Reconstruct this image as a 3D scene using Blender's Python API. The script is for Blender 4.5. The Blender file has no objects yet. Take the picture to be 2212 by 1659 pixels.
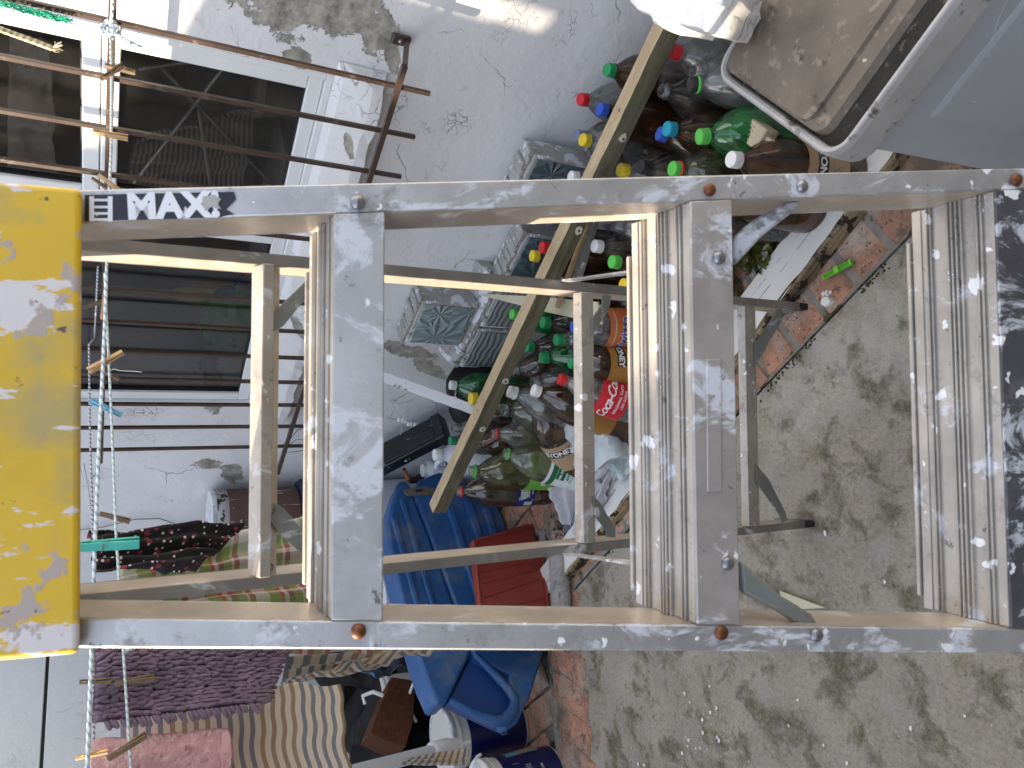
import bpy, bmesh, math, random
from mathutils import Vector as V, Matrix
random.seed(7)
R = math.radians
scn = bpy.context.scene
COL = scn.collection
# ---------------------------------------------------------------- camera
H = 1.36
PITCH, ROLL, YAWW = R(29.05), R(1.35), R(40.4)
F, CX, CY = 1599.3, 1106.0, 829.5
fwd = V((0, math.cos(PITCH), -math.sin(PITCH)))
upv = V((0, math.sin(PITCH), math.cos(PITCH)))
AX = -upv*math.cos(ROLL) + V((1, 0, 0))*math.sin(ROLL)
AY = -upv*math.sin(ROLL) - V((1, 0, 0))*math.cos(ROLL)
C0 = V((0, 0, H))
cam_d = bpy.data.cameras.new('camera')
cam = bpy.data.objects.new('camera', cam_d); COL.objects.link(cam)
m = Matrix.Identity(4)
for i in range(3):
    m[i][0] = AX[i]; m[i][1] = -AY[i]; m[i][2] = -fwd[i]; m[i][3] = C0[i]
cam.matrix_world = m
cam_d.sensor_width = 36; cam_d.lens = 26.03
cam_d.clip_start = .02; cam_d.clip_end = 300
cam_d.dof.use_dof = True; cam_d.dof.focus_distance = 1.75; cam_d.dof.aperture_fstop = 16.0
scn.camera = cam
# ---------------------------------------------------------------- light
SUN_EL = R(27); SUN_H = V((-.982, .19, 0))
wd = bpy.data.worlds.new("World"); scn.world = wd; wd.use_nodes = True
nt = wd.node_tree; bg = nt.nodes['Background']
sk = nt.nodes.new('ShaderNodeTexSky'); sk.sky_type = 'NISHITA'; sk.sun_disc = False
sk.sun_elevation = SUN_EL; sk.sun_rotation = math.atan2(SUN_H.x, SUN_H.y)
hs = nt.nodes.new('ShaderNodeHueSaturation'); hs.inputs['Saturation'].default_value = .5; nt.links.new(sk.outputs[0], hs.inputs['Color']); nt.links.new(hs.outputs[0], bg.inputs[0]); bg.inputs[1].default_value = .15
sl = bpy.data.lights.new('sun', 'SUN'); sl.energy = 4; sl.angle = R(.5); sl.color = (1, .82, .6)
so = bpy.data.objects.new('sun', sl); COL.objects.link(so)
sd = (SUN_H.normalized()*math.cos(SUN_EL) + V((0, 0, math.sin(SUN_EL))))
so.rotation_euler = sd.to_track_quat('Z', 'Y').to_euler()
so.location = (-4, 1, 5)
scn.view_settings.view_transform = 'Standard'; scn.view_settings.look = 'None'
scn.view_settings.exposure = 2.0; scn.view_settings.gamma = 1
try:
    scn.cycles.transparent_max_bounces = 24; scn.cycles.max_bounces = 8
except Exception: pass
# ---------------------------------------------------------------- measuring the place
rn = V((math.cos(YAWW), math.sin(YAWW), 0))       # into the house wall
wv = V((-math.sin(YAWW), math.cos(YAWW), 0))      # along the wall, leftwards
D = 1.60
ZUP = V((0, 0, 1))
def ray(a, b): return fwd + AX*((a-CX)/F) + AY*((b-CY)/F)
def G(a, b, z=0):
    d = ray(a, b); return C0 + d*((z-H)/d.z)
def W(a, b, o=0):
    d = ray(a, b); return C0 + d*((D-o)/d.dot(rn))
def Zc(a, b, t): return C0 + ray(a, b)*t
def SP(s, p, z=0): return wv*s + rn*(D-p) + V((0, 0, z))   # s along wall, p out from wall
PSI = R(3.3)
lr = V((math.cos(PSI), math.sin(PSI), 0)); lf = V((-math.sin(PSI), math.cos(PSI), 0))
SF = .361
nF = (lf - ZUP*SF).normalized()                  # front ladder plane: lf.P = .59 - SF*(H - z)
def LF(a, b, off=0):
    d = ray(a, b); P0 = lf*.59 + V((0, 0, H))
    n = lf - ZUP*SF
    t = (n.dot(P0) - n.dot(C0) + off*n.length)/n.dot(d); return C0 + d*t
SRR = .30
nR = (lf + ZUP*SRR).normalized()
def LR(a, b, off=0):
    n = lf + ZUP*SRR; d = ray(a, b); P0 = lf*1.105
    t = (n.dot(P0) - n.dot(C0) + off*n.length)/n.dot(d); return C0 + d*t
# ---------------------------------------------------------------- materials
def N(nt, t, **kw):
    n = nt.nodes.new(t)
    for k, v in kw.items(): setattr(n, k, v)
    return n
def lnk(nt, a, b): nt.links.new(a, b)
def ramp(nt, src, p0, p1, c0=(0, 0, 0, 1), c1=(1, 1, 1, 1)):
    r = N(nt, 'ShaderNodeValToRGB'); r.color_ramp.elements[0].position = max(0, p0); r.color_ramp.elements[1].position = min(1, p1)
    r.color_ramp.elements[0].color = c0; r.color_ramp.elements[1].color = c1
    lnk(nt, src, r.inputs[0]); return r.outputs[0]
def mixc(nt, fac, a, b):
    x = N(nt, 'ShaderNodeMix', data_type='RGBA')
    for sock, v in ((x.inputs[0], fac), (x.inputs[6], a), (x.inputs[7], b)):
        if hasattr(v, 'links'): lnk(nt, v, sock)
        elif isinstance(v, (int, float)): sock.default_value = v
        else: sock.default_value = tuple(v) + ((1,) if len(v) == 3 else ())
    return x.outputs[2]
def mth(nt, op, a, b=0, clamp=False):
    x = N(nt, 'ShaderNodeMath', operation=op, use_clamp=clamp)
    for i, v in enumerate((a, b)):
        if hasattr(v, 'links'): lnk(nt, v, x.inputs[i])
        else: x.inputs[i].default_value = v
    return x.outputs[0]
def coords(nt, scale=(1, 1, 1), loc=(0, 0, 0), kind='Object'):
    tc = N(nt, 'ShaderNodeTexCoord'); mp = N(nt, 'ShaderNodeMapping')
    lnk(nt, tc.outputs[kind], mp.inputs[0]); mp.inputs[3].default_value = scale; mp.inputs[1].default_value = loc
    return mp.outputs[0]
def noise(nt, co, sc, det=5, rough=.6, dist=0):
    n = N(nt, 'ShaderNodeTexNoise'); lnk(nt, co, n.inputs['Vector'])
    n.inputs['Scale'].default_value = sc; n.inputs['Detail'].default_value = det
    n.inputs['Roughness'].default_value = rough; n.inputs['Distortion'].default_value = dist
    return n.outputs['Fac']
def bump(nt, h, st, dist=.002, prev=None):
    b = N(nt, 'ShaderNodeBump'); b.inputs['Strength'].default_value = st; b.inputs['Distance'].default_value = dist
    lnk(nt, h, b.inputs['Height'])
    if prev is not None: lnk(nt, prev, b.inputs['Normal'])
    return b.outputs[0]
def base(name):
    m = bpy.data.materials.new(name); m.use_nodes = True
    nt = m.node_tree; return m, nt, nt.nodes['Principled BSDF']
def mat(name, col, rough=.5, metal=0, var=.15, vs=9, bs=90, bst=.15, bd=.001, layers=(), stretch=(1, 1, 1), spec=.5, trans=0, sss=0, kind='Object'):
    """layers: (colour, noise scale, lo, hi, stretch, roughness or None)"""
    m, nt, b = base(name)
    co = coords(nt, stretch, kind=kind)
    n = noise(nt, co, vs, 6)
    f = ramp(nt, n, .3, .75)
    c = mixc(nt, f, [x*(1-var) for x in col], [min(1, x*(1+var)) for x in col])
    bh = noise(nt, co, bs, 5, .7)
    nr = bump(nt, bh, bst, bd)
    ro = rough
    for i, L in enumerate(layers):
        lc, ls, lo, hi, st, lrg = L
        co2 = coords(nt, st, (i*3.7+1.3, i*1.9, i*5.1), kind=kind)
        k = ramp(nt, noise(nt, co2, ls, 5, .62), lo, hi)
        c = mixc(nt, k, c, lc)
        if lrg is not None:
            ro = N(nt, 'ShaderNodeMix'); lnk(nt, k, ro.inputs[0])
            prev = rough if i == 0 or not hasattr(mat, '_ro') else mat._ro
            if hasattr(prev, 'links'): lnk(nt, prev, ro.inputs[2])
            else: ro.inputs[2].default_value = prev
            ro.inputs[3].default_value = lrg; ro = ro.outputs[0]; mat._ro = ro
            nr = bump(nt, k, .25, .0007, nr)
    if hasattr(mat, '_ro'):
        lnk(nt, mat._ro, b.inputs['Roughness']); del mat._ro
    else: b.inputs['Roughness'].default_value = rough
    lnk(nt, c, b.inputs['Base Color']); lnk(nt, nr, b.inputs['Normal'])
    b.inputs['Metallic'].default_value = metal; b.inputs['Specular IOR Level'].default_value = spec
    return m
def plastic_film(name, tint, amt=.12, body=(.5, .5, .5), gloss=.06, thick=1.0):
    """thin clear plastic: tinted see-through + dull skin + gloss"""
    m, nt, b = base(name); nt.nodes.remove(b)
    out = nt.nodes['Material Output']
    tr = N(nt, 'ShaderNodeBsdfTransparent'); tr.inputs[0].default_value = (*tint, 1)
    di = N(nt, 'ShaderNodeBsdfDiffuse'); 
    co = coords(nt); n = noise(nt, co, 30, 5, .7)
    lnk(nt, mixc(nt, ramp(nt, n, .4, .7), [x*.6 for x in body], body), di.inputs[0])
    gl = N(nt, 'ShaderNodeBsdfGlossy'); gl.inputs['Roughness'].default_value = gloss
    nr = bump(nt, noise(nt, co, 24, 3, .5), .35, .004)
    nr = bump(nt, noise(nt, co, 160, 3, .5), .1, .001, nr)
    lnk(nt, nr, gl.inputs['Normal']); lnk(nt, nr, di.inputs['Normal'])
    m1 = N(nt, 'ShaderNodeMixShader'); lnk(nt, mth(nt, 'MULTIPLY', ramp(nt, n, .3, .8), amt*1.6), m1.inputs[0])
    lnk(nt, tr.outputs[0], m1.inputs[1]); lnk(nt, di.outputs[0], m1.inputs[2])
    lw = N(nt, 'ShaderNodeLayerWeight'); lw.inputs[0].default_value = .35; lnk(nt, nr, lw.inputs['Normal'])
    k = mth(nt, 'ADD', mth(nt, 'MULTIPLY', lw.outputs['Fresnel'], .8), .06, True)
    m2 = N(nt, 'ShaderNodeMixShader'); lnk(nt, k, m2.inputs[0]); lnk(nt, m1.outputs[0], m2.inputs[1]); lnk(nt, gl.outputs[0], m2.inputs[2])
    lnk(nt, m2.outputs[0], out.inputs[0]); return m

def wall_mat(name, col, crack=1.0, peels=(), peelcol=(.34, .325, .285), flake=0.6, stains=()):
    m, nt, b = base(name)
    co = coords(nt)
    n1 = noise(nt, co, 3.5, 6, .6)
    c = mixc(nt, ramp(nt, n1, .3, .7), [x*.90 for x in col], col)
    # old grime clouds
    c = mixc(nt, mth(nt, 'MULTIPLY', ramp(nt, noise(nt, co, 1.7, 5, .65), .5, .8), .18), c, (.42, .41, .37))
    # warped coordinates for cracks
    dn = N(nt, 'ShaderNodeTexNoise'); dn.inputs['Scale'].default_value = 14; dn.inputs['Detail'].default_value = 4
    lnk(nt, co, dn.inputs['Vector'])
    va = N(nt, 'ShaderNodeVectorMath', operation='SCALE'); lnk(nt, dn.outputs['Color'], va.inputs[0]); va.inputs['Scale'].default_value = .09
    vb = N(nt, 'ShaderNodeVectorMath', operation='ADD'); lnk(nt, co, vb.inputs[0]); lnk(nt, va.outputs[0], vb.inputs[1])
    tot = None
    for sc, w_, lo, hi in ((5, .010, .54, .64), (19, .03, .57, .68), (45, .06, .58, .70)):
        vo = N(nt, 'ShaderNodeTexVoronoi', feature='DISTANCE_TO_EDGE'); vo.inputs['Scale'].default_value = sc
        lnk(nt, vb.outputs[0], vo.inputs['Vector'])
        e = ramp(nt, vo.outputs['Distance'], 0, w_, (1, 1, 1, 1), (0, 0, 0, 1))
        mk = ramp(nt, noise(nt, coords(nt, (1, 1, 1), (sc, 2, 3)), 4.5 if sc < 30 else 6, 4), lo, hi)
        e = mth(nt, 'MULTIPLY', e, mk)
        tot = e if tot is None else mth(nt, 'MAXIMUM', tot, e)
    # flaked small chips
    ch = ramp(nt, noise(nt, co, 26, 8, .75), .66, .675)
    chm = mth(nt, 'MULTIPLY', ch, ramp(nt, noise(nt, coords(nt, (1, 1, 1), (9, 9, 2)), 3, 3), .5, .6))
    chm = mth(nt, 'MULTIPLY', chm, flake)
    # big peeled patches at known places
    pm = None
    wn = mth(nt, 'MULTIPLY', mth(nt, 'SUBTRACT', noise(nt, co, 16, 9, .72, .6), .5), .62)
    for (s, z, r1, r2, rot) in peels:
        mp = N(nt, 'ShaderNodeMapping', vector_type='TEXTURE'); tc = N(nt, 'ShaderNodeTexCoord')
        lnk(nt, tc.outputs['Object'], mp.inputs[0]); mp.inputs[1].default_value = (s, 0, z); mp.inputs[2].default_value = (0, R(rot), 0)
        mp.inputs[3].default_value = (r1, 10, r2)
        L = N(nt, 'ShaderNodeVectorMath', operation='LENGTH'); lnk(nt, mp.outputs[0], L.inputs[0])
        k = ramp(nt, mth(nt, 'ADD', L.outputs['Value'], mth(nt, 'MULTIPLY', wn, 4.2)), .93, 1.0, (1, 1, 1, 1), (0, 0, 0, 1))
        pm = k if pm is None else mth(nt, 'MAXIMUM', pm, k)
    if pm is None: allp = chm
    else: allp = mth(nt, 'MAXIMUM', pm, chm)
    pc = mixc(nt, ramp(nt, noise(nt, co, 30, 6, .7), .35, .65), [x*.5 for x in peelcol], [x*1.45 for x in peelcol])
    c = mixc(nt, allp, c, pc)
    c = mixc(nt, mth(nt, 'MULTIPLY', tot, .85*crack), c, (.16, .15, .13))
    for (s, z, r1, r2, cc) in stains:
        mp = N(nt, 'ShaderNodeMapping', vector_type='TEXTURE'); tc = N(nt, 'ShaderNodeTexCoord')
        lnk(nt, tc.outputs['Object'], mp.inputs[0]); mp.inputs[1].default_value = (s, 0, z); mp.inputs[3].default_value = (r1, 10, r2)
        L = N(nt, 'ShaderNodeVectorMath', operation='LENGTH'); lnk(nt, mp.outputs[0], L.inputs[0])
        k = ramp(nt, mth(nt, 'ADD', L.outputs['Value'], mth(nt, 'MULTIPLY', wn, 2)), .2, 1.0, (1, 1, 1, 1), (0, 0, 0, 1))
        c = mixc(nt, mth(nt, 'MULTIPLY', k, .35), c, cc)
    lnk(nt, c, b.inputs['Base Color']); b.inputs['Roughness'].default_value = .62; b.inputs['Specular IOR Level'].default_value = .3
    nr = bump(nt, noise(nt, co, 16, 6, .6), .55, .006)
    nr = bump(nt, noise(nt, co, 110, 4, .6), .3, .0012, nr)
    # lifted ridges of old paint
    vo = N(nt, 'ShaderNodeTexVoronoi', feature='F1'); vo.inputs['Scale'].default_value = 38; lnk(nt, vb.outputs[0], vo.inputs['Vector'])
    rg = mth(nt, 'MULTIPLY', ramp(nt, vo.outputs['Distance'], .35, .6), ramp(nt, noise(nt, coords(nt, (1, 1, 1), (4, 7, 1)), 8, 4), .5, .62))
    nr = bump(nt, rg, .35, .002, nr)
    nr = bump(nt, mth(nt, 'SUBTRACT', 1, mth(nt, 'MAXIMUM', tot, allp)), .8, .0025, nr)
    lnk(nt, nr, b.inputs['Normal']); return m

def alu(name, col=(.62, .62, .61), rough=.38, metal=.75, splash=True, dark=.35, stretch=(1, 1, 1), big=False):
    m, nt, b = base(name)
    co = coords(nt)
    n1 = noise(nt, co, 14, 6, .65)
    c = mixc(nt, ramp(nt, n1, .35, .65), [x*.78 for x in col], [min(1, x*1.08) for x in col])
    lay = N(nt, 'ShaderNodeMix'); ro = None
    co2 = coords(nt, (1, 1, .5), (3, 1, 7))
    # thin whitish paint wipes
    k1 = ramp(nt, noise(nt, co2, 20, 8, .72, .8), .52 if big else .58, .57 if big else .63)
    c = mixc(nt, mth(nt, 'MULTIPLY', k1, .8), c, (.60, .63, .69))
    # grey-brown grime
    k3 = ramp(nt, noise(nt, coords(nt, (1, 1, 1), (8, 5, 2)), 19, 9, .78), .555, .62)
    c = mixc(nt, mth(nt, 'MULTIPLY', k3, dark), c, (.17, .16, .15))
    k4 = ramp(nt, noise(nt, coords(nt, (1, 1, 1), (1, 5, 9)), 62, 5, .7), .655, .675)
    c = mixc(nt, mth(nt, 'MULTIPLY', k4, .8 if dark > .2 else .3), c, (.10, .10, .11))
    met = mth(nt, 'SUBTRACT', 1, mth(nt, 'MAXIMUM', k1, k3))
    if splash:
        vo = N(nt, 'ShaderNodeTexVoronoi', feature='F1'); vo.inputs['Scale'].default_value = 62
        dn = N(nt, 'ShaderNodeTexNoise'); dn.inputs['Scale'].default_value = 75; dn.inputs['Detail'].default_value = 4; lnk(nt, co, dn.inputs['Vector'])
        va = N(nt, 'ShaderNodeVectorMath', operation='SCALE'); lnk(nt, dn.outputs['Color'], va.inputs[0]); va.inputs['Scale'].default_value = .022
        vb = N(nt, 'ShaderNodeVectorMath', operation='ADD'); lnk(nt, co, vb.inputs[0]); lnk(nt, va.outputs[0], vb.inputs[1])
        lnk(nt, vb.outputs[0], vo.inputs['Vector'])
        sep = N(nt, 'ShaderNodeSeparateColor'); lnk(nt, vo.outputs['Color'], sep.inputs[0])
        on = ramp(nt, sep.outputs[0], .72, 1.0)
        rad = mth(nt, 'MULTIPLY', on, .42)
        k2 = ramp(nt, mth(nt, 'SUBTRACT', rad, vo.outputs['Distance']), 0.0, .03)
        k5 = ramp(nt, noise(nt, coords(nt, (1, 1, 1.8), (5, 15, 9)), 26, 8, .7), .645, .655)
        k2 = mth(nt, 'MAXIMUM', k2, k5)
        c = mixc(nt, k2, c, (.78, .79, .80)); met = mth(nt, 'MULTIPLY', met, mth(nt, 'SUBTRACT', 1, k2))
    lnk(nt, c, b.inputs['Base Color']); lnk(nt, mth(nt, 'MULTIPLY', met, metal), b.inputs['Metallic'])
    b.inputs['Roughness'].default_value = rough
    nr = bump(nt, noise(nt, co, 120, 4, .6), .12, .0006)
    if splash: nr = bump(nt, k2, .6, .0012, nr)
    nr = bump(nt, k1, .3, .0005, nr)
    lnk(nt, nr, b.inputs['Normal']); return m

def wood_mat(name, c1, c2, ax='X', sc=1, knots=True, paint=None):
    m, nt, b = base(name)
    st = {'X': (1.2, 14, 14), 'Y': (14, 1.2, 14), 'Z': (14, 14, 1.2)}[ax]
    co = coords(nt, st)
    w_ = N(nt, 'ShaderNodeTexNoise'); lnk(nt, co, w_.inputs['Vector']); w_.inputs['Scale'].default_value = 3*sc; w_.inputs['Detail'].default_value = 7; w_.inputs['Distortion'].default_value = 1.4
    g = ramp(nt, w_.outputs['Fac'], .35, .68)
    c = mixc(nt, g, c1, c2)
    rings = mth(nt, 'SINE', mth(nt, 'MULTIPLY', w_.outputs['Fac'], 60))
    c = mixc(nt, mth(nt, 'MULTIPLY', ramp(nt, rings, .55, 1), .35), c, [x*.45 for x in c1])
    n = noise(nt, coords(nt, (1, 1, 1)), 9, 5)
    c = mixc(nt, mth(nt, 'MULTIPLY', ramp(nt, n, .5, .75), .45), c, [x*.5 for x in c1])
    k = None
    if paint:
        k = ramp(nt, noise(nt, coords(nt, (1, 1, 1), (2, 2, 2)), paint[1], 7, .7), paint[2], paint[2]+.02)
        c = mixc(nt, k, c, paint[0])
    lnk(nt, c, b.inputs['Base Color']); b.inputs['Roughness'].default_value = .75; b.inputs['Specular IOR Level'].default_value = .25
    nr = bump(nt, w_.outputs['Fac'], .4, .0015)
    if k is not None: nr = bump(nt, k, .6, .0015, nr)
    lnk(nt, nr, b.inputs['Normal']); return m
# ---------------------------------------------------------------- mesh helpers
class MB:
    def __init__(s): s.v = []; s.f = []; s.uv = {}; s.mi = []
    def add(s, vs, fs, mi=0):
        o = len(s.v); s.v += [V(x) for x in vs]; s.f += [tuple(i+o for i in f) for f in fs]; s.mi += [mi]*len(fs)
    def hexa(s, p, mi=0):      # 8 corners: bottom 4 ccw, top 4
        s.add(p, [(3, 2, 1, 0), (4, 5, 6, 7), (0, 1, 5, 4), (1, 2, 6, 5), (2, 3, 7, 6), (3, 0, 4, 7)], mi)
    def box(s, c, x, y, z, mi=0):   # half vectors
        c, x, y, z = V(c), V(x), V(y), V(z)
        s.hexa([c-x-y-z, c+x-y-z, c+x+y-z, c-x+y-z, c-x-y+z, c+x-y+z, c+x+y+z, c-x+y+z], mi)
    def tube(s, pts, r, n=8, cap=True, mi=0, rs=None):
        pts = [V(p) for p in pts]; rings = []; o = len(s.v)
        t0 = (pts[1]-pts[0]).normalized(); a = t0.orthogonal().normalized()
        for i, p in enumerate(pts):
            t = (pts[min(i+1, len(pts)-1)]-pts[max(i-1, 0)]).normalized()
            a = (a - t*a.dot(t)).normalized(); b_ = t.cross(a)
            rr = rs[i] if rs else r
            s.v += [p + (a*math.cos(2*math.pi*k/n) + b_*math.sin(2*math.pi*k/n))*rr for k in range(n)]
        for i in range(len(pts)-1):
            for k in range(n):
                s.f.append((o+i*n+k, o+i*n+(k+1) % n, o+(i+1)*n+(k+1) % n, o+(i+1)*n+k)); s.mi.append(mi)
        if cap:
            s.f.append(tuple(o+k for k in reversed(range(n)))); s.mi.append(mi)
            s.f.append(tuple(o+(len(pts)-1)*n+k for k in range(n))); s.mi.append(mi)
    def prism(s, outline, dvec, mi=0):
        n = len(outline); o = [V(p) for p in outline]; d = V(dvec)
        vs = o + [p+d for p in o]
        fs = [tuple(range(n-1, -1, -1)), tuple(range(n, 2*n))] + [(i, (i+1) % n, n+(i+1) % n, n+i) for i in range(n)]
        s.add(vs, fs, mi)
    def lathe(s, prof, n=24, M_=None, mod=None, capb=True, capt=True, mi=0):
        M_ = M_ or Matrix.Identity(4); o = len(s.v)
        for (r, z) in prof:
            for k in range(n):
                a = 2*math.pi*k/n; rr = r*(mod(a, z) if mod else 1)
                s.v.append(M_ @ V((rr*math.cos(a), rr*math.sin(a), z)))
        for i in range(len(prof)-1):
            for k in range(n):
                s.f.append((o+i*n+k, o+i*n+(k+1) % n, o+(i+1)*n+(k+1) % n, o+(i+1)*n+k)); s.mi.append(mi)
        if capb: s.f.append(tuple(o+k for k in reversed(range(n)))); s.mi.append(mi)
        if capt: s.f.append(tuple(o+(len(prof)-1)*n+k for k in range(n))); s.mi.append(mi)
    def grid(s, fn, nu, nv, mi=0):
        o = len(s.v)
        for j in range(nv+1):
            for i in range(nu+1):
                s.v.append(V(fn(i/nu, j/nv))); s.uv[len(s.v)-1] = (i/nu, j/nv)
        for j in range(nv):
            for i in range(nu):
                a = o+j*(nu+1)+i; s.f.append((a, a+1, a+nu+2, a+nu+1)); s.mi.append(mi)
    def build(s, name, mt, parent=None, smooth=False, bev=0, seg=2, world=True, solid=0, fix=True, sub=0, rot=None):
        """world=True: vertices are world positions, moved into the parent's frame"""
        me = bpy.data.meshes.new(name)
        org = V((0, 0, 0))
        if parent is not None and world: org = V(parent.get('_o', (0, 0, 0)))
        vs = [v-org for v in s.v] if world else s.v
        me.from_pydata([tuple(v) for v in vs], [], s.f)
        mts = mt if isinstance(mt, (list, tuple)) else [mt]
        for x in mts: me.materials.append(x)
        me.polygons.foreach_set('material_index', s.mi)
        if s.uv:
            ul = me.uv_layers.new(name='UVMap')
            for lp in me.loops: ul.data[lp.index].uv = s.uv.get(lp.vertex_index, (0, 0))
        if fix and not s.uv:
            bm = bmesh.new(); bm.from_mesh(me); bmesh.ops.recalc_face_normals(bm, faces=bm.faces); bm.to_mesh(me); bm.free()
        if smooth:
            me.polygons.foreach_set('use_smooth', [True]*len(me.polygons))
            try: me.set_sharp_from_angle(angle=R(40))
            except Exception: pass
        o = bpy.data.objects.new(name, me); COL.objects.link(o)
        if parent is not None: o.parent = parent; o['_o'] = tuple(org)
        if solid:
            q = o.modifiers.new('solid', 'SOLIDIFY'); q.thickness = solid; q.offset = 0
        if sub:
            q = o.modifiers.new('sub', 'SUBSURF'); q.levels = sub; q.render_levels = sub
        if bev:
            q = o.modifiers.new('bevel', 'BEVEL'); q.width = bev; q.segments = seg; q.limit_method = 'ANGLE'; q.angle_limit = R(35)
            if not smooth:
                me.polygons.foreach_set('use_smooth', [True]*len(me.polygons))
                try: me.set_sharp_from_angle(angle=R(40))
                except Exception: pass
        return o
def thing(name, label, cat, loc, group=None, kind=None):
    o = bpy.data.objects.new(name, None); COL.objects.link(o); o.location = loc; o.empty_display_size = .03
    o['_o'] = tuple(loc); o['label'] = label; o['category'] = cat
    if group: o['group'] = group
    if kind: o['kind'] = kind
    return o
def tag(o, label=None, cat=None, group=None, kind=None):
    if label: o['label'] = label
    if cat: o['category'] = cat
    if group: o['group'] = group
    if kind: o['kind'] = kind
    return o
def solo(mb, name, mt, loc, label, cat, group=None, kind=None, **kw):
    """a thing that is one mesh, with its origin at loc"""
    loc = V(loc); mb.v = [v-loc for v in mb.v]
    o = mb.build(name, mt, None, world=False, **kw); o.location = loc
    return tag(o, label, cat, group, kind)
def place(o, loc, xax, zax):
    z = V(zax).normalized(); x = V(xax); x = (x - z*x.dot(z)).normalized(); y = z.cross(x)
    M_ = Matrix.Identity(4)
    for i in range(3): M_[i][0] = x[i]; M_[i][1] = y[i]; M_[i][2] = z[i]; M_[i][3] = loc[i]
    o.matrix_world = M_
def copy_tree(o, parent=None):
    c = o.copy(); COL.objects.link(c); c.parent = parent
    for ch in o.children: copy_tree(ch, c)
    return c
def text_mesh(txt, size, ox=0, oy=0, shear=0, bold=0, space=1.0, align='CENTER', resolution=3):
    cu = bpy.data.curves.new('t', 'FONT'); cu.body = txt; cu.size = size; cu.shear = shear; cu.offset = bold; cu.space_character = space
    cu.align_x = align; cu.align_y = 'CENTER'; cu.resolution_u = resolution
    to = bpy.data.objects.new('t', cu); COL.objects.link(to)
    dg = bpy.context.evaluated_depsgraph_get(); me = bpy.data.meshes.new_from_object(to.evaluated_get(dg))
    vs = [(v.co.x+ox, v.co.y+oy) for v in me.vertices]; fs = [tuple(p.vertices) for p in me.polygons]
    bpy.data.objects.remove(to); bpy.data.meshes.remove(me); bpy.data.curves.remove(cu)
    return vs, fs
def curved_text(mb, txt, size, r, z, ang, up=1, mi=0, **kw):
    """letters wrapped round a bottle; reads round the bottle, baseline horizontal"""
    vs, fs = text_mesh(txt, size, **kw)
    mb.add([(r*math.cos(ang + up*x/r), r*math.sin(ang + up*x/r), z + up*y) for x, y in vs], fs, mi)
def flat_text(mb, txt, size, o, x, y, mi=0, **kw):
    vs, fs = text_mesh(txt, size, **kw)
    mb.add([V(o)+V(x)*a+V(y)*b_ for a, b_ in vs], fs, mi)
# ================================================================ MATERIALS
M_wall = wall_mat('house_wall_paint', (.77, .775, .79), peels=((.66, .99, .085, .16, 12), (.70, .84, .05, .05, 30), (.745, .80, .045, .018, 30), (.80, 1.0, .02, .03, 0), (2.42, .93, .07, .035, 20), (2.36, 1.02, .03, .05, 0), (2.02, 1.04, .05, .03, 10), (2.47, .62, .09, .05, 0), (1.72, .47, .03, .12, -15), (1.80, .36, .03, .09, -35)),
                  stains=((1.78, .3, .12, .2, (.50, .48, .38)), (1.1, .62, .25, .06, (.60, .57, .50)), (.55, .25, .2, .1, (.55, .54, .50)), (2.5, .35, .3, .12, (.55, .55, .54))))
M_bwall = wall_mat('boundary_wall_paint', (.72, .72, .71), crack=.25, flake=.1, peels=((.07, 1.33, .06, .03, 0),))
M_sill = wall_mat('sill_paint', (.77, .77, .77), crack=1.1, flake=1, peels=((.97, .85, .035, .009, 20), (1.2, .86, .05, .01, 10), (1.6, .85, .06, .012, 30)))
M_fr = mat('window_aluminium_white', (.78, .80, .80), .3, var=.04, bst=.03)
M_gask = mat('window_gasket', (.02, .02, .022), .5)
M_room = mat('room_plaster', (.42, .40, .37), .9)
M_tile = mat('room_tile', (.40, .385, .36), .4)
def glass_pane(name):
    m, nt, b = base(name); nt.nodes.remove(b)
    tr = N(nt, 'ShaderNodeBsdfTransparent'); tr.inputs[0].default_value = (.80, .80, .80, 1)
    gl = N(nt, 'ShaderNodeBsdfGlossy'); gl.inputs['Roughness'].default_value = .015; gl.inputs[0].default_value = (.5, .5, .52, 1)
    di = N(nt, 'ShaderNodeBsdfDiffuse'); di.inputs[0].default_value = (.5, .48, .45, 1)
    co = coords(nt)
    sp = ramp(nt, noise(nt, co, 240, 2, .5), .74, .78)
    film = mth(nt, 'ADD', mth(nt, 'MULTIPLY', sp, .35), mth(nt, 'ADD', mth(nt, 'MULTIPLY', ramp(nt, noise(nt, co, 5, 6, .7), .4, .8), .03), .006))
    m1 = N(nt, 'ShaderNodeMixShader'); lnk(nt, film, m1.inputs[0]); lnk(nt, tr.outputs[0], m1.inputs[1]); lnk(nt, di.outputs[0], m1.inputs[2])
    lw = N(nt, 'ShaderNodeLayerWeight'); lw.inputs[0].default_value = .3
    m2 = N(nt, 'ShaderNodeMixShader'); lnk(nt, mth(nt, 'ADD', mth(nt, 'MULTIPLY', lw.outputs['Fresnel'], .5), .02, True), m2.inputs[0])
    lnk(nt, m1.outputs[0], m2.inputs[1]); lnk(nt, gl.outputs[0], m2.inputs[2]); lnk(nt, m2.outputs[0], nt.nodes['Material Output'].inputs[0])
    return m
M_pane = glass_pane('window_glass')
M_standin = mat('window_standin_dark', (.30, .27, .24), .9)  # dim colour for the forms standing in for window reflections
M_bar = mat('grille_brown_paint', (.060, .038, .029), .38, var=.25, vs=30, layers=(((.12, .085, .065), 40, .6, .68, (1, 1, 1), .6),))
M_alu = alu('ladder_aluminium_front', (.47, .47, .475), .42, .6, big=True, dark=.62)
M_alu2 = alu('ladder_flange_taupe', (.44, .41, .39), .42, .45, big=True)
M_alu3 = alu('ladder_flange_dark_paint', (.085, .085, .10), .45, .25, big=True)
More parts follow.
